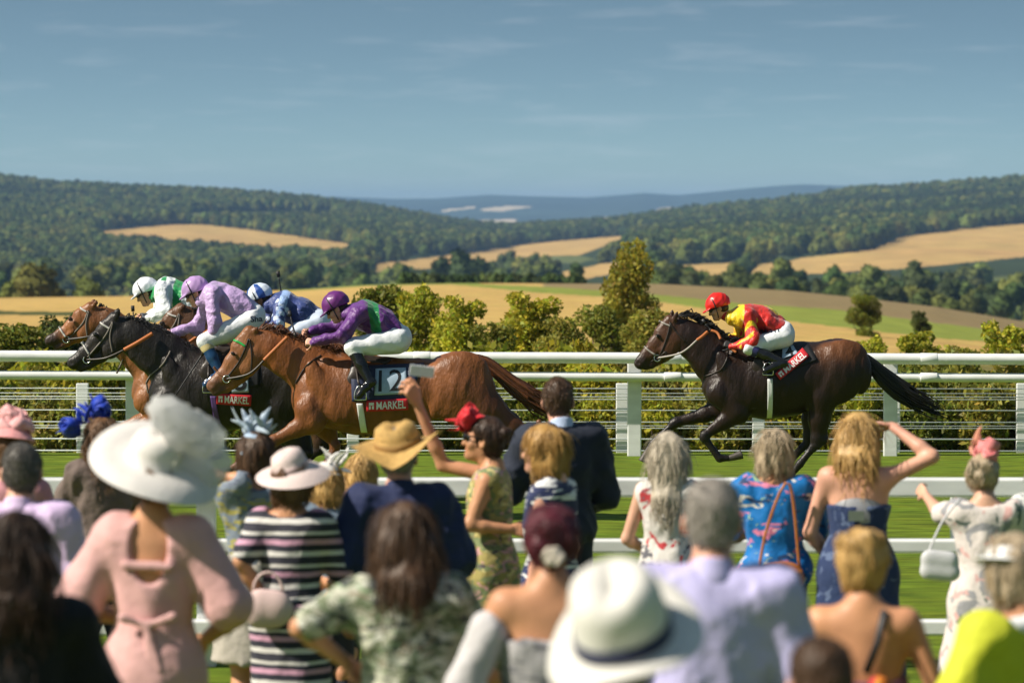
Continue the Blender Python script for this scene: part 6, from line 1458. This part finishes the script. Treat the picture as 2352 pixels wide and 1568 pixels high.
# A8 small woman with white hat
c = person('small woman with a white feathered hat and grey blue top behind the pale pink hat', 752, 1072, 19.6, 'f', .2, 'tan', ('bob', 'blonde'), G_top(cloth_mat('dusty_blue', (.20, .27, .36)), 's', 'crew'))
o, Mw, bs = hat(c, 'hat', 'small white feathered hat peeping out behind the pale pink hat', 'hat', [(.12, 0), (.10, .02), (.085, .06), (.05, .08), (.001, .085)], wsin, (0, .1), up=.07)
plume(o, Mw, bs, cloth_mat('white_feather', (.8, .79, .77), rough=.7), 'feather', [(0, 0, .05), (0, -.05, .04)], 16, .12, .014, 21, (0, -.4, .5), .5)
# A9 navy shirt and straw hat
c = person('broad man in a navy short sleeved shirt and straw hat in the middle', 918, 992, 16.9, 'm', .12, 'pink', ('crop', 'grey'), G_shirt(cloth_mat('navy_shirt', (.017, .026, .085), rough=.75), True, 'loose', mat('stone_trousers', (.35, .28, .2), rough=.85)), wide=1.0, head=(0, .02, .25), arms={'l': ((-.28, .0, 1.10), (-.26, .12, .88)), 'r': ((.28, .02, 1.10), (.22, .2, .92))})
straw = mat('straw', (.50, .31, .10), rough=.75, noise=.25, nscale=50, bump=.7, bscale=90, stretch=(1, 1, 2))
def w3(p, t, r): return (p[0], p[1], p[2]+(.05*abs(math.sin(t))-.02+.012*math.sin(3*t+1))*max(0, (r-.1)/.08)-(.030*math.exp(-(p[1]/.03)**2)*(p[0] > -.08) if r < .088 else 0))
o, Mw, bs = hat(c, 'hat', 'yellow straw hat with curled brim on the man in navy', 'hat', [(.235, .0), (.19, .006), (.14, .004), (.118, .01), (.112, .06), (.10, .105), (.066, .125), (.001, .125)], straw, (-.22, -.14), up=.04, squash=.95, warp=w3, band=(mat('straw_band', (.30, .17, .05), rough=.8), .117, .012, .025))
# A11 woman with sunglasses and red fascinator, holding up a white card
floral1 = cloth_mat('olive_print', (.36, .30, .10), [((.18, .22, .10), 16, .50, 2), ((.55, .30, .30), 18, .58, 4), ((.60, .52, .22), 14, .60, 6), ((.10, .08, .09), 22, .64, 8)], stretch=(.7, .7, 1.4))
c = person('woman in profile with dark sunglasses and red fascinator, arm raised', 1128, 962, 19.0, 'f', FR-.15, 'tan', ('bun', 'dark'), G_dress(floral1, 'n', .4, .25, 'crew', .014), head=(0, .01, 0, .16), wide=1.15, eye=True, curl=(.45, .55),
    arms={'r': (('P', 1018, 1068, .22), ('P', 958, 925, .16), ('P', 936, 880, .10), ('P', 0, 0, 0) if False else (0.3, .5, .1)), 'l': (('P', 1080, 1205, -.2), ('P', 1175, 1215, -.18))})
P, Mh = c['P'], c['M']; Wd = lambda *p: c['o']+c['Rz'].T @ P(*p)
sg = empty('sunglasses', Wd(.09, 0, .01), 'large dark sunglasses on the woman with the red fascinator', 'sunglasses'); Rw = c['Rz'].T @ Mh
for s in (-1, 1):
    b = Body(.005, .01); b.ell((0, 0, 0), (.012, .034, .027)); v, f = b.mesh(); v = (Rw @ (v+[.012, s*.037, .0]).T).T; link('lens', mesh_np('lens', v, f), goggle_m, sg)
    m = MB(); m.tube([Rw @ np.array(p) for p in ((.01, s*.07, .008), (-.03, s*.084, .008), (-.09, s*.086, .0))], .004, 6); m.build('temple', black_strap, sg)
m = MB(); m.tube([Rw @ np.array(p) for p in ((.02, -.012, .01), (.026, 0, .013), (.02, .012, .01))], .004, 6); m.build('bridge', black_strap, sg)
o, Mw, bs = hat(c, 'fascinator', 'bright red fascinator above the dark sunglasses', 'fascinator', [(.07, 0), (.06, .014), (.03, .026), (.001, .03)], cloth_mat('scarlet_cloth', (.62, .02, .03), rough=.55), (.5, .2), up=.10, back=.07)
loops(o, Mw, MATS['scarlet_cloth'], 'loop', (.03, 0, .02), 12, .055, .008, 4); plume(o, Mw, bs, MATS['scarlet_cloth'], 'feather', [(.03, 0, .02), (.05, 0, -.02)], 10, .10, .014, 14, (.7, 0, .2), .5)
cd_ = at(968, 852, 19.10); rc = empty('race_card', cd_, 'white card held up in a raised hand in front of the chestnut', 'card'); m = MB(); m.box((-.065, -.004, -.030), (.07, .004, .030)); q = m.build('page', white_cl, rc, False); q.rotation_euler = (.1, .12, .15); m = MB(); m.box((-.065, -.010, -.029), (.066, -.0045, .028)); q = m.build('cover', white_cl, rc, False); q.rotation_euler = (.16, .12, .15)
# A12 tall man in navy suit
def jacket(c):
    K, k = c['K'], c['k']; n = c['nkb']; b = Body(.01, .01); b.cone(n+K(0, -.004, .02), n+K(0, .006, .078), .072*k, .064*k); b.half(n+K(0, 0, .085), (0, .35, 1)); link('shirt_collar', mesh_np('shirt_collar', *b.mesh()), cloth_mat('pale_blue_shirt', (.45, .55, .75)), c['root'])
suit = cloth_mat('navy_suit', (.020, .026, .045), rough=.8, bscale=16)
person('tall man with short brown hair in a dark navy suit at the rail', 1288, 874, 20.9, 'm', .3, 'pink', ('crop', 'brown'), G_shirt(suit, True, 'l', suit, .028), extra=jacket, wide=1.05, head=(0, .02, .35), arms={'l': ((-.28, .1, 1.12), (-.14, .38, 1.16)), 'r': ((.28, .05, 1.10), (.2, .3, 1.0))})
# A13 blonde in profile
nst = cloth_mat('navy_white_top', (.025, .035, .10), [((.75, .75, .75), 9, .55, 3)], stretch=(.6, .6, 3.0))
person('smiling blonde woman in profile in a navy and white cold shoulder top', 1268, 984, 18.0, 'f', FR-.35, 'pink', ('bob', 'gold'), G_top(nst, 'n', 'crew', G_skirt(cloth_mat('navy_skirt', (.02, .03, .08)), .45)), wide=1.1, head=(0, .02, .1, .05), eye=True, arms={'l': ((-.25, -.03, 1.13), (-.21, .06, .9)), 'r': ((.25, -.03, 1.12), (.22, .06, .9))})
# A14 burgundy hair
gsl = cloth_mat('grey_jersey', (.36, .35, .36), [((.18, .18, .2), 8, .56, 3)], stretch=(.6, .6, 3), rough=.85)
c = person('woman with burgundy hair, bare shoulders and a grey off shoulder top', 1266, 1168, 11.6, 'f', .05, 'tan', ('updo', 'burg'), G_top(gsl, 'n', 'strapless', G_skirt(mat('pale_denim', (.45, .52, .60), rough=.85, bump=.3, bscale=60), .45), back=1.30), wide=1.2,
    arms={'l': ((-.30, -.02, 1.14), (-.20, .2, .98)), 'r': ((.30, .02, 1.14), (.16, .25, 1.02))})
b = Body(.012, .03)
for n in 'lr':
    sh, el, wr = c['AR'][n]; b2 = Body(.012, .03); a0 = sh+(el-sh)*.32; b2.cone(a0, el, .066, .060).cone(el, wr, .058, .045); link('sleeve', mesh_np('sleeve', *b2.mesh(folds(c, .006))), gsl if n == 'r' else cloth_mat('pale_grey_sleeve', (.52, .50, .51)), c['root'])
fl = empty('hair_flower', c['o']+c['Rz'].T @ c['P'](-.115, .0, -.045), 'small cream flower pinned in the burgundy hair', 'flower')
for i in range(6):
    m = MB(); a = i*math.pi/3; m.lathe([(.0005, -.004), (.016, -.002), (.02, .002), (.014, .006), (.0005, .007)], 12); q = m.build('petal', cloth_mat('cream_petal', (.75, .66, .55)), fl); q.location = (.022*math.cos(a), -.02, .016*math.sin(a)); q.rotation_euler = (1.3, a, 0)
# A15 leaf pattern top
leafp = cloth_mat('leaf_print', (.50, .50, .40), [((.16, .19, .11), 17, .50, 2), ((.62, .62, .54), 15, .57, 5), ((.05, .06, .06), 19, .58, 7), ((.28, .22, .16), 24, .64, 9), ((.25, .33, .2), 22, .62, 12)], stretch=(.8, .8, 1.5))
person('woman with long brown hair and leaf patterned top in front of the man in navy', 935, 1162, 12.0, 'f', .08, 'tan', ('long', 'brown', .26), G_top(leafp, 's', 'wide', G_skirt(cloth_mat('dark_green_skirt', (.06, .07, .05)), .4)), wide=1.22,
    arms={'l': (('P', 690, 1440, -.08), ('P', 795, 1520, .05)), 'r': ((.29, .02, 1.14), (.15, .25, 1.05))})
# A16 white panama hat, nearest
c = person('person under a big white hat with navy band, closest to the camera', 1432, 1376, 7.7, 'm', 0, 'pink', ('crop', 'grey'), G_shirt(cloth_mat('blue_white_shirt', (.55, .62, .70))), wide=1.0)
felt = cloth_mat('white_felt', (.70, .68, .635), rough=.8, bump=.12, bscale=90)
def w4(p, t, r):
    z = p[2]+(.030*math.cos(2*t)-.012*math.sin(t))*max(0, (r-.105)/.08)
    if r < .1: z -= .028*math.exp(-(p[1]/.024)**2)*(1 if p[0] > -.07 else .6)
    return (p[0], p[1], z)
hat(c, 'hat', 'big white creased hat with navy band in the bottom centre', 'hat', [(.205, -.004), (.203, .0), (.175, .002), (.145, .0), (.126, .008), (.123, .05), (.118, .11), (.105, .150), (.072, .170), (.025, .168), (.001, .167)], felt, (-.60, -.20), up=.03, warp=w4, band=(cloth_mat('navy_ribbon', (.015, .02, .06), rough=.5), .1265, .010, .036), back=-.01, squash=.92)
# A17 grey haired man in lilac blue shirt
person('grey haired man in a pale lavender shirt right of the big white hat', 1636, 1110, 10.8, 'm', -.1, 'pink', ('crop', 'grey'), G_shirt(cloth_mat('lavender_shirt', (.50, .47, .76), rough=.65, bscale=14)), wide=1.05, head=(0, 0, -.05), arms={'l': ((-.28, .05, 1.12), (-.14, .28, 1.1)), 'r': ((.29, .02, 1.10), (.22, .18, .95))})
# A18 long silver blonde hair
person('woman with long straight silver blonde hair in a white and red floral top', 1536, 1000, 19.4, 'f', -.1, 'fair', ('long', 'silver', .50), G_dress(cloth_mat('white_red_print', (.66, .63, .60), [((.50, .05, .06), 11, .58, 2), ((.12, .12, .14), 14, .60, 5)]), 'n', .45, .24, 'wide', .014))
# A19 blue floral top and orange bag
bluef = cloth_mat('blue_floral', (.006, .16, .48), [((.70, .22, .36), 10, .61, 2), ((.72, .70, .66), 13, .62, 5), ((.02, .05, .14), 11, .62, 8), ((.35, .5, .25), 18, .66, 11)], stretch=(.8, .8, 1.5), rough=.6)
c = person('woman with blonde bob in a bright blue floral top', 1780, 992, 19.2, 'f', -.05, 'tan', ('bob', 'ash'), G_top(bluef, 's', 'wide', G_trousers(mat('dark_jeans', (.02, .03, .07), rough=.85))), wide=1.25, arms={'l': ((-.27, .08, 1.12), (-.1, .32, 1.15)), 'r': ((.28, .08, 1.12), (.1, .32, 1.15))})
bg_ = empty('handbag', at(1790, 1318, 18.98), 'orange tan leather bag on the back of the woman in blue floral', 'bag'); b = Body(.011, .03); b.ell((0, 0, .02), (.125, .035, .055)); b.cone((-.09, 0, -.03), (.09, 0, -.03), .05, .05, ((0, 1, 0), .6)); link('body', mesh_np('body', *b.mesh()), mat('tan_leather', (.45, .15, .03), rough=.45, noise=.1, nscale=30), bg_)
m = MB(); m.box((-.12, -.04, .015), (.12, -.03, .03)); m.build('flap_edge', MATS['tan_leather'], bg_, False); m = MB(); m.tube(resample([(-.11, .0, .04), (-.06, .0, .28), (.05, -.02, .5), (.11, .0, .04)], 16), .008, 6); m.build('strap', MATS['tan_leather'], bg_)
# A20 blonde shading her eyes
den = cloth_mat('denim_dress', (.022, .04, .11), [((.10, .14, .25), 14, .58, 3)], rough=.8)
def belt(c):
    K, k = c['K'], c['k']; b = Body(.012, .01); b.cone(K(0, 0, 1.20), K(0, 0, 1.235), .150*k, .152*k, ((0, 1, 0), .76)); link('belt', mesh_np('belt', *b.mesh()), mat('grey_belt', (.30, .31, .34), rough=.4), c['root']); m = MB(); m.box(K(-.05, -.145, 1.195), K(.035, -.128, 1.25)); m.build('buckle', mat('pewter', (.5, .5, .52), rough=.35, metal=1), c['root'], False)
person('long haired blonde woman in strapless navy dress shading her eyes', 1972, 956, 19.0, 'f', -.12, 'pink', ('long', 'blonde', .17), G_dress(den, 'n', .35, .26, 'strapless', .016, back=1.27), wide=1.2, head=(0, .03, .1), extra=belt, curl=(.4, .15),
    arms={'l': ((-.26, .02, 1.12), (-.16, .2, .95)), 'r': (('P', 2142, 1048, -.04), ('P', 2048, 978, .12), ('P', 2005, 972, .16), (0, -.3, -.9))})
# A21 pale floral dress and pink fascinator
palef = cloth_mat('pale_floral', (.66, .60, .57), [((.30, .30, .32), 8, .56, 2), ((.62, .38, .36), 13, .62, 5), ((.12, .16, .14), 12, .66, 7)], rough=.8)
c = person('woman with blonde updo and pink fascinator in a pale floral dress reaching to the left', 2262, 1048, 18.4, 'f', -.1, 'fair', ('updo', 'ash'), G_dress(palef, 's', .3, .30, 'wide', .018), wide=1.1, head=(0, .02, .35),
    arms={'l': (('P', 2160, 1180, .16), ('P', 2125, 1135, .34), ('P', 2112, 1122, .4)), 'r': ((.26, .08, 1.12), (.1, .32, 1.15))})
o, Mw, bs = hat(c, 'fascinator', 'small coral pink fascinator with upright feather at the right', 'fascinator', [(.06, 0), (.05, .014), (.025, .024), (.001, .026)], cloth_mat('coral_cloth', (.72, .24, .24), rough=.6), (0, .1), up=.115)
loops(o, Mw, MATS['coral_cloth'], 'loop', (0, -.01, .025), 10, .05, .008, 4); plume(o, Mw, bs, cloth_mat('coral_feather', (.62, .26, .18), rough=.7), 'feather', [(.0, .04, .02), (0, .05, .03)], 6, .12, .014, 17, (0, .15, 1), .25)
# A22 white lace at the right edge
person('person in white lace at the right edge, cut off by the frame', 2402, 1046, 19.8, 'f', .2, 'fair', ('bob', 'grey'), G_dress(cloth_mat('white_lace', (.68, .68, .66), [((.40, .42, .42), 26, .55, 2)], rough=.8), 's', .4, .27, 'crew'), wide=1.35)
# A23 tanned bare back
def straps(c):
    K, k = c['K'], c['k']; m = MB(); m.tube([K(.02, -.125, 1.24), K(.065, -.13, 1.36), K(.085, -.075, 1.47), K(.07, .05, 1.47)], .014*k, 8, flat=((0, 1, 0), .4)); m.build('strap', mat('black_strap'), c['root'])
    b = Body(.011, .01); b.cone(K(.065, -.135, 1.20), K(.06, -.145, .98), .034*k, .048*k, ((0, 1, 0), .3)); link('scarf', mesh_np('scarf', *b.mesh(folds(c, .006, 30))), cloth_mat('orange_red_print', (.70, .20, .03), [((.55, .03, .05), 9, .5, 2), ((.75, .45, .08), 11, .6, 4)]), c['root'])
person('woman with cropped blonde hair and a bare tanned back in the lower right', 1982, 1230, 12.0, 'f', -.15, 'tan', ('pixie', 'blonde'), G_top(cloth_mat('plum_print', (.16, .06, .09), [((.45, .16, .06), 12, .56, 3)]), 'n', 'strapless', None, back=1.20), wide=1.25, head=(0, .02, .15), extra=straps,
    arms={'l': ((-.29, .02, 1.14), (-.15, .25, 1.05)), 'r': ((.30, .0, 1.12), (.24, .12, .92))})
# A24 head at the bottom
person('person with tousled short brown hair at the bottom edge, only the head in view', 1888, 1478, 8.2, 'm', .1, 'pink', ('crop', 'brown'), G_shirt(cloth_mat('charcoal_shirt', (.06, .06, .07))), h=.016)
# A25 lime top
c = person('woman with short fair hair and a lime yellow top in the bottom right corner', 2345, 1242, 11.4, 'f', .55, 'tan', ('short', 'ash'), G_top(cloth_mat('lime_cloth', (.55, .58, .035), rough=.7), 'loose', 'wide'), wide=1.35, head=(0, .02, .2),
    extra=lambda c: (lambda b: link('collar', mesh_np('collar', *b.mesh()), white_cl, c['root']))(Body(.011, .02).cone(c['nkb']+c['K'](-.12, -.04, -.01), c['nkb']+c['K'](.0, -.07, .01), .036, .036).cone(c['nkb']+c['K'](.12, -.04, -.01), c['nkb']+c['K'](.0, -.07, .01), .036, .036)))
hat(c, 'visor', 'white sun visor on the woman in lime', 'hat', [(.165, .0), (.14, .008), (.108, .014), (.104, .045), (.100, .046)], white_cl, (.05, .1), up=.045, n=40, warp=lambda p, t, r: (p[0]*(1 if p[0] > 0 or r < .115 else .72), p[1], p[2]))

person('fair haired woman in a cream and pink top half hidden behind the man in navy', 832, 1046, 20.6, 'f', .2, 'fair', ('bob', 'blonde'), G_top(cloth_mat('cream_pink_top', (.66, .56, .42), [((.66, .36, .40), 9, .55, 2)]), 's', 'wide'), wide=1.1, arms={'l': (('P', 782, 1160, -.05), ('P', 800, 1095, .2)), 'r': ((.26, .1, 1.12), (.1, .3, 1.12))})
hb = empty('handbag', at(2158, 1296, 18.12), 'small pale clutch bag at the hip of the woman in pale floral', 'bag'); b = Body(.010, .02); b.cone((-.05, 0, .03), (.05, 0, .02), .05, .05, ((0, 1, 0), .5)); b.cone((-.055, 0, -.03), (.06, 0, -.04), .05, .05, ((0, 1, 0), .5)); link('body', mesh_np('body', *b.mesh()), cloth_mat('pearl_leather', (.62, .62, .64), rough=.35, bump=.15), hb)
m = MB(); m.tube(resample([(-.06, 0, .06), (.02, .05, .22), (.12, .09, .34)], 10), .006, 6); m.build('strap', MATS['pearl_leather'], hb)
